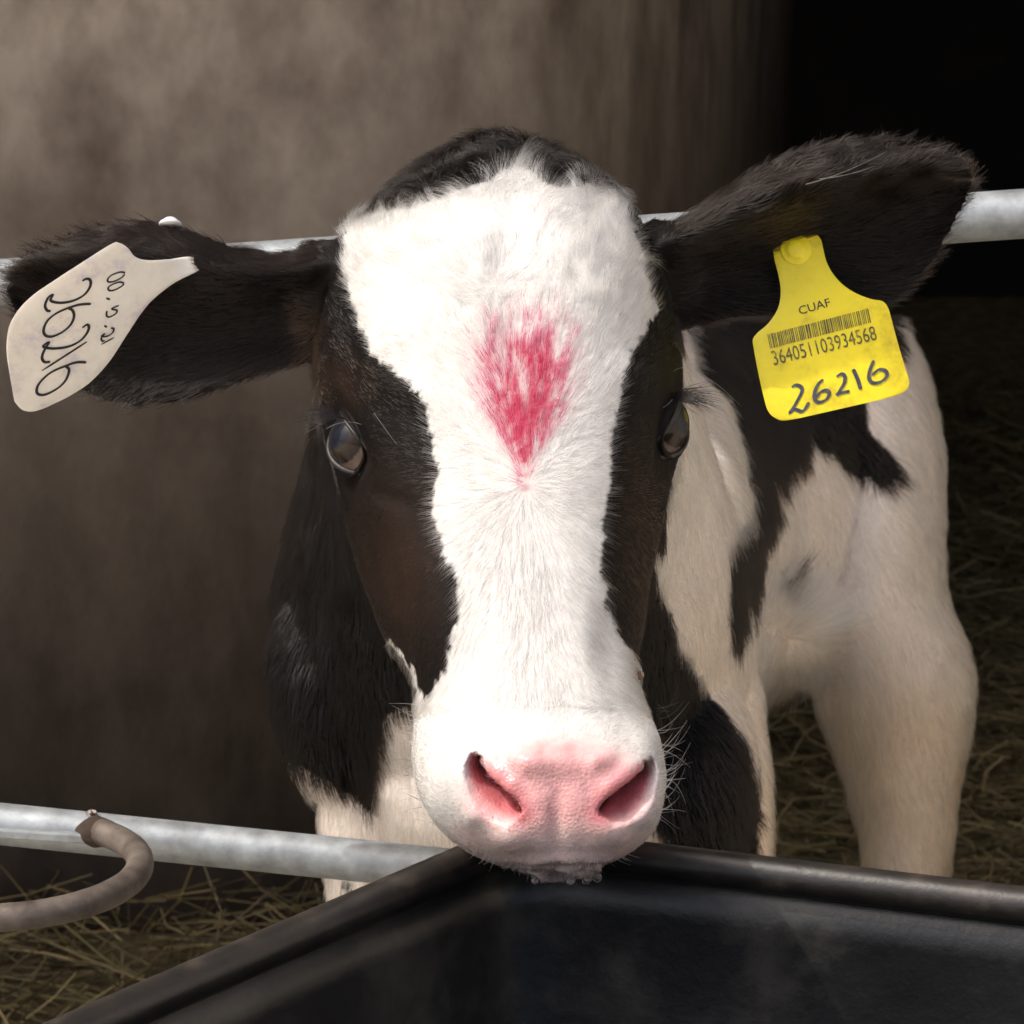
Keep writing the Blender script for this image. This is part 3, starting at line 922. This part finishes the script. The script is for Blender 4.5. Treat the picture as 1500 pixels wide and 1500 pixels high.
# length, lift
L = np.full(NH, 0.0085)
L = np.where(hhead & ~hwhite & ~hear, 0.0048, L)
L = L + 0.007 * crown[:, 0]
fore = sstep(500, 380, hq) * sstep(285, 335, hq) * hhead * hwhite
L = L + 0.006 * fore
L = np.where(hear, 0.0095, L)
L = np.where(~hhead & ~hear, 0.0155 + 0.004 * noise3(root, 0.04), L)
L = L * (1 - 0.62 * mz[:, 0])
L = L * (1 + 0.9 * flw[:, 0])
L = np.where((hd > 1.95) & (rn[:, 2] < -0.25), L * 1.5, L)
for side, cen, n_, a1, a2 in eyes:
    L = L * (0.35 + 0.65 * sstep(0.02, 0.05, np.linalg.norm(root - cen, axis=1)))
L *= rng.uniform(0.65, 1.25, NH)
lift = np.full(NH, 0.30) + 0.25 * crown[:, 0]
lift = np.where(hhead & ~hwhite & ~hear & (crown[:, 0] < 0.3), 0.17, lift)
lift = np.where(hear, 0.30, lift); lift = np.where(~hhead & ~hear, 0.22, lift)
lift = lift + rng.normal(size=NH) * 0.08 + 0.10 * noise3(root, 0.01)
# clumps
cell = 0.0038
key = np.floor((root + vnoise(root, 0.01) * 0.002) / cell).astype(np.int64)
kid = (key[:, 0] * 73856093) ^ (key[:, 1] * 19349663) ^ (key[:, 2] * 83492791)
_, inv = np.unique(kid, return_inverse=True)
cnt = np.bincount(inv)
cen_ = np.stack([np.bincount(inv, root[:, k]) / cnt for k in range(3)], -1)[inv]
cdir = norm(np.stack([np.bincount(inv, dirn[:, k]) / cnt for k in range(3)], -1)[inv])
clump = np.clip(0.45 + 0.35 * noise3(root, 0.03), 0, 0.8)
dirn = norm(dirn * (1 - clump[:, None] * 0.5) + cdir * clump[:, None] * 0.5)
# dye
dd, _ = dye(root, hp, hq)
dd = dd * (hd < 1.75) * hhead
crand = rng.random(len(cnt))[inv]
take = (0.45 * rng.random(NH) + 0.55 * crand) < dd * 1.1
sh = rng.uniform(0.5, 1.0, NH)[:, None]
pinkc = np.array([0.38, 0.012, 0.05]) * sh + np.array([0.04, 0.01, 0.016])
hcol = np.where(take[:, None], pinkc * (0.6 + 0.4 * rng.random(NH))[:, None] + 0.0, hcol)
hcol = np.where((~take & (dd > 0.12))[:, None], hcol * np.array([0.98, 0.84, 0.87]), hcol)
# strand to strand variation
cvar = rng.uniform(0.62, 1.08, len(cnt))[inv]
hcol = hcol * np.where(hwhite, cvar, 1.0)[:, None]
hcol = np.where((hwhite & ~hhead)[:, None], hcol * (1 - 0.22 * np.clip(noise3(root * np.array([1, 1, 0.35]), 0.006), 0, 1))[:, None] * np.array([1.06, 1.04, 1.0]), hcol)
hcol = np.clip(hcol * rng.uniform(0.86, 1.08, NH)[:, None], 0.003, 0.95)
m = 4
ts = np.linspace(0, 1, m)
strand = np.empty((NH, m, 3))
for k, t_ in enumerate(ts):
    off = dirn * (L * t_)[:, None] + rn * (L * (lift * t_ * 1.6 - lift * 0.9 * t_ * t_))[:, None]
    pull = (cen_ - root) * (clump * 0.75 * t_ ** 1.2)[:, None]
    pull -= rn * (pull * rn).sum(1)[:, None]
    strand[:, k] = root + off + pull - rn * 0.0004
radius = np.where(hhead, 0.000105, 0.00021) * rng.uniform(0.8, 1.2, NH)
fur = make_hair('fur', strand, radius, hcol, M['fur'], calf)
tag(fur, kind='stuff')

# whiskers, lashes and stray long hairs
def strands(specs, name, colr, rad, mseg=8):
    """specs: list of (px, py, d, dir_cam, length, curl_cam)"""
    P = []
    for x, y, dd_, dv, Ln, cu in specs:
        p0 = at(x, y, dd_); dv = norm(np.array(dv, float)); cu = np.array(cu, float)
        pts = []
        for t_ in np.linspace(0, 1, mseg):
            pts.append(p0 + c2w(dv * Ln * t_ + cu * Ln * t_ * t_))
        P.append(pts)
    P = np.array(P)
    n = len(P)
    return make_hair(name, P, np.full(n, rad) * rng.uniform(0.7, 1.2, n), np.array([colr] * n) * rng.uniform(0.85, 1.1, (n, 1)), M['fur'], calf)
def sdepth(x, y, dmax=2.2):
    vis = ((no * norm(co - CAMP)).sum(1) < 0.15) & (d < dmax)
    i = np.where(vis)[0]
    k = i[np.argmin(np.hypot(px[i] - x, py[i] - y) + 40 * np.maximum(0, d[i] - 1.9))]
    return px[k], py[k], d[k]
sp = []
for i in range(46):
    y = rng.uniform(1030, 1200); q = sdepth(966 - abs(y - 1120) * 0.08, y)
    u = rng.normal()
    sp.append((q[0], q[1], q[2], (1, rng.normal() * 0.35, -0.1), rng.uniform(.008, .020), (-0.3 * rng.random(), 0.55 * u, 0.1)))
for i in range(34):
    y = rng.uniform(1030, 1220); q = sdepth(612 + max(0, y - 1160) * 0.5, y)
    sp.append((q[0], q[1], q[2], (-1, 0.25 + rng.normal() * 0.3, 0.1), rng.uniform(.007, .018), (0.1, -0.3 * rng.random(), 0.1)))
for i in range(60):
    x = rng.uniform(690, 920); q = sdepth(x, 1278 - abs(x - 815) * 0.28)
    sp.append((q[0], q[1], q[2], (rng.normal() * 0.5 + (x - 815) / 150, -0.8, -0.1), rng.uniform(.004, .011), (0, 0.2, 0)))
o = strands(sp, 'whiskers', (0.82, 0.79, 0.74), 0.00016); tag(o, kind='stuff')
sp = []
for i in range(220):                                             # lashes
    side, cen, n_, a1, a2 = eyes[i % 2]
    f = rng.uniform(0.15, 0.85)
    th = math.pi * (1.0 if side < 0 else 1.0)
    ang = math.pi * f * 0.8 + math.pi * 0.45
    s2 = -1 if (a2 @ UP) < 0 else 1
    p = cen + math.cos(ang) * EYE_A * 1.03 * a1 + s2 * abs(math.sin(ang)) * EYE_B * 0.62 * a2
    v = p - cen; p = p + n_ * math.sqrt(max((EYE_R + 0.0015) ** 2 - v @ v, 1e-6))
    x, y, dd_ = pix(p[None])
    sp.append((x[0], y[0], dd_[0], (side * 0.9, 0.15 + 0.25 * rng.normal(), -0.35), rng.uniform(.013, .025), (side * 0.1, -0.22, 0.15)))
o = strands(sp, 'eyelashes', (0.008, 0.007, 0.007), 0.00019); tag(o, kind='stuff')
sp = [(985, 545, 1.72, (0.5, 0.5, -0.5), .03, (0.6, -1.2, 0)), (548, 605, 1.675, (0.55, -0.8, -0.25), .022, (0, 0.05, 0)), (478, 628, 1.70, (0.7, 0.4, -0.5), .026, (0, -0.35, 0)),
      (985, 585, 1.705, (-0.45, -0.6, -0.4), .015, (-0.25, 0.25, 0)), (1180, 270, 1.73, (0.95, 0.22, -0.25), .045, (0, 0.15, 0)), (1200, 262, 1.73, (0.95, 0.05, -0.25), .03, (0, 0.15, 0))]
o = strands(sp, 'stray_hairs', (0.72, 0.68, 0.62), 0.00022); tag(o, kind='stuff')

# ------------------------------------------------------------------ ear tags
def plastic(name, colr, rough=0.38, trans=0.12):
    m, t, b = new_mat(name)
    n = noise_node(t, 40, 6, 0.65)
    dark = tuple(c * q for c, q in zip(colr, (0.60, 0.56, 0.8)))
    r = ramp(t, n.outputs[0], [(0.30, dark), (0.46, tuple(c * 0.92 for c in colr)), (0.60, colr)])
    t.links.new(r.outputs[0], b.inputs['Base Color'])
    b.inputs['Roughness'].default_value = rough
    b.inputs['Subsurface Weight'].default_value = trans
    b.inputs['Subsurface Radius'].default_value = (0.01, 0.008, 0.004)
    b.inputs['Subsurface Scale'].default_value = 0.5
    n2 = noise_node(t, 220, 4, 0.6)
    bp = t.nodes.new('ShaderNodeBump'); bp.inputs['Strength'].default_value = 0.15; bp.inputs['Distance'].default_value = 0.0006
    t.links.new(n2.outputs[0], bp.inputs['Height']); t.links.new(bp.outputs[0], b.inputs['Normal'])
    return m
M['yellow'] = plastic('yellow_tag_plastic', (0.90, 0.74, 0.02))
M['cream'] = plastic('cream_tag_plastic', (0.90, 0.85, 0.76))
M['ink'] = simple('black_ink', [(0.3, (0.012, 0.012, 0.014)), (0.7, (0.03, 0.03, 0.035))], 200, 0.5, 0, 0)
M['marker'] = simple('grey_marker', [(0.35, (0.028, 0.03, 0.045)), (0.65, (0.085, 0.085, 0.11))], 300, 0.5, 0, 0)
M['print'] = simple('worn_print', [(0.30, (0.05, 0.05, 0.03)), (0.52, (0.10, 0.095, 0.03)), (0.72, (0.45, 0.37, 0.03))], 240, 0.5, 0, 0)

def tag_plate(Lp, Rp, dfun, thick, mat, parent, n=5, nx=14):
    L_ = catmull(Lp, n); R_ = catmull(Rp, n)
    w = np.linspace(0, 1, nx)
    mb = MB()
    front, back = [], []
    for l, r in zip(L_, R_):
        x = l[0] + (r[0] - l[0]) * w; y = l[1] + (r[1] - l[1]) * w
        dd_ = dfun(x, y)
        # rounded edge
        e = np.minimum(w, 1 - w); ins = 0.0004 * (e < 0.01)
        front.append(at(x, y, dd_ + ins)); back.append(at(x, y, dd_ + thick - ins))
    R = [np.concatenate([f, b[::-1]]) for f, b in zip(front, back)]
    mb.rings(R)
    o = mb.build('tag_plate', mat, parent)
    bv = o.modifiers.new('bevel', 'BEVEL'); bv.width = 0.0005; bv.segments = 2; bv.limit_method = 'ANGLE'; bv.angle_limit = math.radians(50)
    return o

def strokes(lines, w, dfun, name, mat, parent, lift=0.0004):
    mb = MB()
    for ln in lines:
        C = catmull(ln, 5) if len(ln) > 2 else np.array([np.linspace(ln[0][k], ln[1][k], 6) for k in range(2)]).T
        T = norm(np.gradient(C, axis=0)); Nn = np.stack([-T[:, 1], T[:, 0]], -1)
        # broad-nib pen: width changes with direction
        ww = w * (0.62 + 0.5 * np.abs(T @ np.array([0.6, 0.8])))
        ww[0] *= 0.6; ww[-1] *= 0.5
        a = C + Nn * ww[:, None]; b = C - Nn * ww[:, None]
        A_ = at(a[:, 0], a[:, 1], dfun(a[:, 0], a[:, 1]) - lift); B2 = at(b[:, 0], b[:, 1], dfun(b[:, 0], b[:, 1]) - lift)
        V = np.concatenate([A_, B2]); k = len(C)
        mb.add(V, [(i, i + 1, k + i + 1, k + i) for i in range(k - 1)])
        lift += 0.00003
    return mb.build(name, mat, parent, smooth=False)

def text_mesh(txt, origin, xdir, height, width, dfun, name, mat, parent, lift=0.0004):
    """lettering lying on the tag: origin (px), xdir unit (px), glyph height and total width in px"""
    cu = bpy.data.curves.new('t', 'FONT'); cu.body = txt; cu.size = 1.0; cu.resolution_u = 3
    to = bpy.data.objects.new('t', cu); col.objects.link(to)
    bpy.context.view_layer.update()
    me = bpy.data.meshes.new_from_object(to.evaluated_get(bpy.context.evaluated_depsgraph_get()))
    bpy.data.objects.remove(to)
    v = get_co(me)
    v[:, 0] -= v[:, 0].min(); v[:, 0] *= width / v[:, 0].max(); v[:, 1] *= height / v[:, 1].max()
    X = np.array(xdir, float); X /= np.linalg.norm(X); Y = np.array([X[1], -X[0]])
    q = np.array(origin) + v[:, :1] * X + v[:, 1:2] * Y
    W = at(q[:, 0], q[:, 1], dfun(q[:, 0], q[:, 1]) - lift)
    return mesh_obj(name, W, [tuple(p.vertices) for p in me.polygons], mat, parent, smooth=False)

def stud(c, nrm, r, h, mat, parent, name='stud'):
    mb = MB(); nrm = norm(np.array(nrm, float))
    a = norm(np.cross(nrm, [0.3, 0.1, 1.0])); b = np.cross(nrm, a)
    rings = []
    for z, s_ in ((0, 1.0), (h * .25, 1.0), (h * .4, .92), (h * .45, .66), (h * .75, .60), (h * .9, .45), (h, .2)):
        th = np.arange(24) / 24 * 2 * math.pi
        rings.append(np.array(c) + nrm * z + (np.cos(th) * r * s_)[:, None] * a + (np.sin(th) * r * s_)[:, None] * b)
    mb.rings(rings)
    return mb.build(name, mat, parent)

# yellow tag: pinned on the ear, swung clear of the ear's lower edge
def surf_d(x, y, dmax=1.93):
    m_ = (d < dmax) & (np.abs(px - x) < 9) & (np.abs(py - y) < 9)
    return d[m_].min() if m_.any() else 9.0
Y0 = surf_d(1168, 362) - 0.0015
ys = max([(Y0 - surf_d(x, y) + 0.004) / (y - 362) for x in range(1120, 1300, 20) for y in range(395, 480, 8)] + [0.00006])
print('Y0', Y0, 'slope', ys)
def YD(x, y):
    x = np.asarray(x, float); y = np.asarray(y, float)
    t = y - 362
    return Y0 - ys * np.where(t > 0, 110 * (1 - np.exp(-np.maximum(t, 0) / 110)) + 0.25 * np.maximum(t, 0), t) + 0.003 * ((x - 1200) / 110) ** 2
YL = [(1152, 342), (1140, 348), (1133, 360), (1134, 378), (1139, 398), (1143, 418), (1143, 437), (1138, 455), (1125, 474), (1110, 487), (1103, 497), (1104, 510), (1111, 548), (1119, 583), (1124, 600), (1132, 610), (1146, 616), (1165, 614)]
YR = [(1178, 338), (1192, 341), (1202, 350), (1206, 365), (1211, 384), (1221, 402), (1236, 418), (1255, 430), (1276, 438), (1292, 441), (1300, 449), (1305, 464), (1316, 505), (1328, 545), (1332, 560), (1328, 571), (1314, 579), (1292, 585)]
ytag = empty('ear_tag', at(1166, 362, Y0))
tag(ytag, 'yellow plastic ear tag with barcode hanging from the raised ear', 'ear tag')
yplate = tag_plate(YL, YR, YD, 0.0019, M['yellow'], ytag)
nface = -FWD
o = stud(at(1166, 366, YD(1166, 366)), nface + UP * 0.15, 0.0088, 0.0035, M['yellow'], ytag)
zz = lambda L_: [(1080 + u / 4.689, 320 + v / 4.689) for u, v in L_]
nums = [[(375, 1160), (400, 1145), (435, 1155), (445, 1185), (420, 1240), (385, 1300), (360, 1335), (395, 1312), (440, 1325), (465, 1310), (492, 1262)],
        [(590, 1105), (555, 1140), (530, 1200), (537, 1250), (570, 1262), (615, 1240), (632, 1200), (610, 1180), (570, 1195), (542, 1230)],
        [(682, 1088), (715, 1068), (738, 1085), (735, 1130), (700, 1190), (685, 1210), (720, 1197), (772, 1186)],
        [(795, 1035), (825, 1100), (848, 1175)],
        [(938, 975), (912, 1040), (905, 1100), (935, 1130), (990, 1120), (1028, 1080), (1015, 1045), (970, 1040), (925, 1078)]]
strokes([zz(l) for l in nums], 2.7, YD, 'handwritten_number', M['marker'], yplate)
xd = (math.cos(math.radians(-16)), math.sin(math.radians(-16)))
text_mesh('CUAF', (1172, 461), xd, 12, 47, YD, 'lettering', M['ink'], yplate)
text_mesh('364051103934568', (1134, 535), (math.cos(math.radians(-14)), math.sin(math.radians(-14))), 21, 156, YD, 'serial_number', M['print'], yplate)
mb = MB(); rb = random.Random(4); u = 0.0
X = np.array([math.cos(math.radians(-14.5)), math.sin(math.radians(-14.5))]); Yv = np.array([0.20, 0.98])
while u < 152:
    w_ = rb.choice([1.0, 1.0, 1.6, 2.4]); o_ = np.array([1124, 490])
    q = np.array([o_ + X * u, o_ + X * (u + w_), o_ + X * (u + w_) + Yv * 21, o_ + X * u + Yv * 21])
    mb.add(at(q[:, 0], q[:, 1], YD(q[:, 0], q[:, 1]) - 0.0004), [(3, 2, 1, 0)])
    u += w_ + rb.choice([0.9, 1.3, 1.3, 2.2])
o = mb.build('barcode', M['print'], yplate, smooth=False); tag(o, kind='stuff')

# white tag
def wac(x, y):
    x = np.asarray(x, float); y = np.asarray(y, float)
    return ((290 - x) * 0.85 + (y - 385) * 0.52) / 290, ((x - 290) * 0.52 + (y - 385) * 0.85) / 110
W0 = surf_d(292, 385) + 0.0025
best = 0.02
for x in range(60, 270, 12):
    for y in range(360, 570, 12):
        ax, ac = wac(x, y)
        if ax > 0.12 and abs(ac) < 1.0:
            best = max(best, (W0 + 0.030 * ac - surf_d(x, y) + 0.003) / (1 - math.exp(-ax / 0.25)) / 1.02)
print('W0', W0, 'best', best)
def WD(x, y):
    ax, ac = wac(x, y)
    axp = np.maximum(ax, 0)
    return W0 - best * (1 - np.exp(-axp / 0.25)) + 0.030 * ac * np.minimum(1, axp / 0.15)
WU = [(300, 378), (275, 376), (245, 380), (215, 381), (198, 376), (187, 363), (175, 356), (162, 358), (110, 391), (70, 417), (50, 431), (30, 450), (15, 474), (10, 498), (10, 520), (14, 548)]
WL = [(300, 392), (280, 402), (258, 413), (238, 427), (220, 443), (207, 459), (196, 475), (183, 495), (160, 530), (132, 560), (102, 580), (80, 591), (62, 599), (46, 603), (32, 600), (21, 588)]
wtag = empty('ear_tag', at(290, 385, W0))
tag(wtag, 'cream white plastic ear tag with black handwriting on the drooping ear', 'ear tag')
wplate = tag_plate(WU, WL, WD, 0.0022, M['cream'], wtag)
zw = lambda L_: [(40 + u / 4.41, 300 + v / 4.41) for u, v in L_]
big = [[(355, 492), (385, 478), (408, 490), (405, 530), (370, 580), (310, 615), (240, 632), (180, 630), (150, 615), (165, 582), (135, 600), (115, 650), (128, 682), (152, 686)],
       [(412, 640), (340, 645), (270, 665), (190, 700), (130, 750), (105, 810), (120, 845), (165, 850), (230, 820), (280, 775), (302, 720), (290, 680), (262, 668)],
       [(355, 795), (385, 775), (398, 790), (385, 830), (340, 880), (270, 915), (190, 928), (130, 925), (103, 912), (140, 888), (110, 940), (95, 985), (110, 1015), (148, 1014)],
       [(385, 885), (95, 1072)],
       [(382, 1018), (320, 1018), (250, 1040), (150, 1085), (80, 1150), (60, 1200), (75, 1225), (120, 1225), (190, 1190), (240, 1145), (265, 1095), (268, 1060), (245, 1042)]]
strokes([zw(l) for l in big], 2.1, WD, 'handwritten_number', M['ink'], wplate)
sm = [[(632, 440), (600, 435), (545, 455), (520, 480), (525, 498), (560, 495), (610, 470), (630, 448)],
      [(625, 505), (590, 500), (540, 520), (522, 540), (535, 555), (570, 548), (612, 525), (624, 508)],
      [(510, 603), (535, 612)],
      [(592, 650), (545, 672), (578, 682), (570, 705), (530, 725), (512, 715), (515, 685)],
      [(497, 780), (515, 792)],
      [(540, 798), (558, 800), (552, 825), (520, 848), (480, 850), (500, 832), (478, 862), (486, 880), (500, 876)],
      [(560, 858), (478, 902)]]
strokes([zw(l) for l in sm], 1.45, WD, 'handwritten_date', M['ink'], wplate)
M['white_plastic'] = plastic('white_stud_plastic', (0.85, 0.84, 0.80))
p, n_ = surf_at(252, 326, 2.0)
stud(p + c2w(np.array([0, 0.0005, 0.0])), UP * 0.9 + FWD * 0.3, 0.0065, 0.005, M['white_plastic'], wtag)

# ------------------------------------------------------------------ pen rails with the bucket hoop
fence = empty('pen_rail_fence', (0.0, at(750, 365, 1.93)[1], 0.0))
tag(fence, 'galvanised pipe pen rails the calf pokes its head through', 'fence')
def pipe(p, q, r, name='rail', over=0.5):
    p, q = np.array(p), np.array(q); dv = norm(q - p)
    P = np.linspace(p - dv * over, q + dv * over, 60)
    mb = MB(); mb.tube(P, r, 28)
    return mb.build(name, M['galv'], fence)
UA, UB = at(400, 388, 1.965), at(1440, 317, 1.945)
pipe(UA, UB, 0.0150)
LA, LB = at(120, 1219, 1.885), at(600, 1268, 1.875)
LB2 = LA + (LB - LA) * 2.4
pipe(LA, LB2, 0.0124)
for sgn in (-1, 1):
    mb = MB()
    x = -0.66 if sgn < 0 else 0.95
    yy = 1.93
    mb.tube(np.array([[x, yy, z] for z in np.linspace(0, 1.05, 12)]), 0.024, 24)
    mb.build('post', M['galv'], fence)
# hoop
rc = at(4, 1272, 1.806); RH = 0.0765
ang = np.radians(np.linspace(52, -232, 80))
hz = LA[2] - 0.004
hoop = np.stack([rc[0] + RH * np.cos(ang), rc[1] + RH * np.sin(ang), np.full_like(ang, rc[2])], -1)
mb = MB(); mb.tube(hoop, 0.0078, 18, wob=0.004)
mb.build('bucket_hoop', M['rust'], fence)
me = bpy.data.meshes.new('weld'); bm = bmesh.new(); bmesh.ops.create_icosphere(bm, subdivisions=4, radius=1)
vv = np.array([v.co[:] for v in bm.verts]); f_ = 1 + 0.12 * noise3(vv, 0.6) + 0.05 * noise3(vv, 0.25)
for v, s_ in zip(bm.verts, f_): v.co *= s_
bm.to_mesh(me); bm.free()
me.polygons.foreach_set('use_smooth', [True] * len(me.polygons))
wo = bpy.data.objects.new('weld', me); col.objects.link(wo); me.materials.append(simple('dark_rust', [(0.3, (0.018, 0.011, 0.007)), (0.7, (0.085, 0.05, 0.03))], 200, 0.85, 0, 0.8, 500, bdist=0.001))
wo.location = Vector(hoop[0] + np.array([-0.002, 0.003, -0.001])) - fence.location; wo.scale = (0.0125, 0.010, 0.0088); wo.parent = fence
pa, pb = at(30, 1219, 1.868), at(127, 1225, 1.866)
dv = norm(pb - pa); hn = np.array([0, 0, 1.0]); fr = np.array([0, -1.0, 0])
mb = MB()
pa2 = pa - dv * 0.10
mb.add([pa2 - hn * .003, pb - hn * .003, pb + hn * .003, pa2 + hn * .003, pa2 - hn * .003 + fr * .006, pb - hn * .003 + fr * .006, pb + hn * .003 + fr * .006, pa2 + hn * .003 + fr * .006],
       [(3, 2, 1, 0), (4, 5, 6, 7), (0, 1, 5, 4), (1, 2, 6, 5), (2, 3, 7, 6), (3, 0, 4, 7)])
o = mb.build('flat_bar', M['galv'], fence, smooth=False)
bv = o.modifiers.new('bevel', 'BEVEL'); bv.width = 0.0012; bv.segments = 2

# ------------------------------------------------------------------ feed trough
ZR = float(at(720, 1248, 1.70)[2])
def rimp(x, y): return at(x, y, ground_depth(y, ZR))
c0 = rimp(745, 1236); lft = rimp(470, 1356); rgt = rimp(1463, 1322)
ld = norm(lft - c0); rd = norm(rgt - c0)
p1 = c0 + ld * 0.42; p2 = c0 + rd * 0.62
p3 = p2 + ld * 0.34 + np.array([0.0, -0.05, 0])
corners = [p1, c0, p2, p3]
def rounded(C, r, n=6):
    out = []
    m_ = len(C)
    for i in range(m_):
        a, b, c = C[(i - 1) % m_], C[i], C[(i + 1) % m_]
        u1, u2 = norm(a - b), norm(c - b)
        s_, e = b + u1 * r, b + u2 * r
        for t_ in np.linspace(0, 1, n):
            out.append((1 - t_) ** 2 * s_ + 2 * t_ * (1 - t_) * b + t_ * t_ * e)
    return np.array(out)
loop = rounded(corners, 0.035)
ctrp = loop.mean(0)
trough = empty('feed_trough', (ctrp[0], ctrp[1], 0))
tag(trough, 'black plastic feed trough with rounded rim under the calf muzzle', 'trough')
mb = MB(); mb.tube(loop, 0.0098, 18, closed=True)
mb.build('rim', M['rim_plastic'], trough)
def scaled(s_, z):
    q = ctrp + (loop - ctrp) * s_; q = q.copy(); q[:, 2] = z; return q
mb = MB()
mb.rings([scaled(0.90, 0.004), scaled(0.985, ZR - 0.03), scaled(1.0, ZR - 0.004), scaled(0.985, ZR - 0.004), scaled(0.97, ZR - 0.03), scaled(0.86, 0.20), scaled(0.5, 0.185)])
o = mb.build('tub', M['black_plastic'], trough)
mb = MB()
mb.rings([scaled(1.004, ZR - 0.045), scaled(1.010, ZR - 0.040), scaled(1.010, ZR - 0.030), scaled(1.004, ZR - 0.026)], cap=False)
mb.build('stiffening_band', M['rim_plastic'], trough)

# ------------------------------------------------------------------ straw
def straw(n, xr, yr, name, label, seed, zmax=0.05):
    r = np.random.default_rng(seed)
    mb_v, mb_f, cols = [], [], []
    x = r.uniform(*xr, n); y = r.uniform(*yr, n)
    L_ = r.uniform(0.03, 0.15, n); a = r.uniform(0, 2 * math.pi, n); tl = r.normal(0, 0.22, n); w = r.uniform(0.0006, 0.0015, n)
    z = np.abs(r.normal(0, zmax * 0.5, n)) + 0.004 + np.abs(np.sin(tl)) * L_ / 2
    dv = np.stack([np.cos(a) * np.cos(tl), np.sin(a) * np.cos(tl), np.sin(tl)], -1)
    sd = np.stack([-np.sin(a), np.cos(a), np.zeros(n)], -1)
    upv = np.cross(dv, sd)
    c = np.stack([x, y, z], -1)
    bend = r.normal(0, 0.012, n)
    V = []
    for t_ in (-0.5, 0, 0.5):
        m_ = c + dv * (L_ * t_)[:, None] + sd * (bend * (1 - 4 * t_ * t_))[:, None]
        for k in range(3):
            q = k / 3 * 2 * math.pi
            V.append(m_ + sd * (np.cos(q) * w)[:, None] + upv * (np.sin(q) * w)[:, None])
    V = np.stack(V, 1).reshape(-1, 3)
    base = (np.arange(n) * 9)[:, None]
    quads = []
    for i in range(2):
        for k in range(3):
            l = (k + 1) % 3
            quads.append([i * 3 + k, i * 3 + l, i * 3 + 3 + l, i * 3 + 3 + k])
    F = (base[:, None, :] + np.array(quads)[None]).reshape(-1, 4)
    me = bpy.data.meshes.new(name)
    me.from_pydata(V.tolist(), [], F.tolist()); me.update()
    pal = np.array([[.30, .23, .10], [.22, .165, .07], [.40, .32, .16], [.13, .10, .045], [.20, .18, .07]])
    cc_ = pal[r.integers(0, 5, n)] * r.uniform(0.25, 0.75, (n, 1))
    at_ = me.attributes.new('tint', 'FLOAT_COLOR', 'POINT')
    at_.data.foreach_set('color', np.concatenate([np.repeat(cc_, 9, 0), np.ones((n * 9, 1))], 1).ravel())
    me.materials.append(M['straw'])
    o = bpy.data.objects.new(name, me); col.objects.link(o)
    tag(o, label, 'straw', kind='stuff')
straw(34000, (0.1, 2.4), (2.0, 5.4), 'straw', 'dull yellow loose straw bedding around the hind leg', 5)
straw(12000, (-1.6, 0.1), (1.45, 2.9), 'straw', 'loose straw scattered below the plaster wall', 6)

# ------------------------------------------------------------------ flies
M['fly'] = simple('fly_body', [(0.3, (0.03, 0.015, 0.006)), (0.7, (0.16, 0.07, 0.02))], 900, 0.35, 0, 0)
M['wing'] = simple('fly_wing', [(0.3, (0.25, 0.22, 0.19)), (0.7, (0.4, 0.36, 0.32))], 900, 0.3, 0, 0)
def fly(px_, py_, d_, s_, rz, label, nrm):
    p = at(px_, py_, d_)
    e = empty('fly', p); tag(e, label, 'fly', 'flies')
    mb = MB()
    rings = []
    for t_, r_, h in ((-1, .12, .35), (-.8, .4, .38), (-.3, .55, .42), (.15, .42, .45), (.3, .36, .46), (.55, .46, .48), (.8, .40, .48), (.9, .2, .46), (1.0, .36, .44), (1.2, .34, .42), (1.35, .1, .40)):
        th = np.arange(12) / 12 * 2 * math.pi
        rings.append(np.stack([np.full(12, t_), np.cos(th) * r_, np.sin(th) * r_ + h], -1))
    mb.rings(rings)
    for sg in (-1, 1):
        for k, xx in enumerate((-.1, .35, .7)):
            mb.tube(np.array([[xx, sg * .3, .4], [xx + (k - 1) * .35, sg * .95, .45], [xx + (k - 1) * .6, sg * 1.25, -.02]]), 0.06, 5)
    wv = []
    for sg in (-1, 1):
        wv.append([(.6, sg * .2, .92), (.0, sg * .75, 1.0), (-.9, sg * 1.0, .98), (-1.5, sg * .75, .95), (-1.3, sg * .3, .95), (-.3, sg * .08, .95)])
    m3 = Matrix.Rotation(rz, 4, 'Z')
    q = Vector(nrm).to_track_quat('Z', 'X').to_matrix().to_4x4()
    def place(V): return [tuple(Vector(p) + (q @ m3 @ (Vector(v) * s_))) for v in V]
    o = mesh_obj('thorax', place(mb.v), mb.f, M['fly'], e)
    for w_ in wv:
        top_ = place(w_); bot = place([(a, b, c - 0.05) for a, b, c in w_]); k = len(w_)
        mesh_obj('wing', top_ + bot, [tuple(range(k)), tuple(reversed(range(k, 2 * k)))] + [(i, (i + 1) % k, k + (i + 1) % k, k + i) for i in range(k)], M['wing'], e, smooth=False)
dl = norm(LB - LA); tt = ((at(136, 1219, 1.885) - LA) @ dl); pr = LA + dl * tt + np.array([0, -0.002, 0.0124])
x_, y_, d_ = pix(pr[None])
fly(x_[0], y_[0], d_[0], 0.0026, 0.3, 'small brown fly sitting on the lower galvanised rail', (0, -0.1, 1))
p, n_ = surf_at(931, 990)
x_, y_, d_ = pix((p + n_ * 0.0015)[None])
fly(x_[0], y_[0], d_[0], 0.0027, 1.9, 'small brown fly on the white side of the muzzle', n_)
print('verts', len(co), 'ZR', ZR)
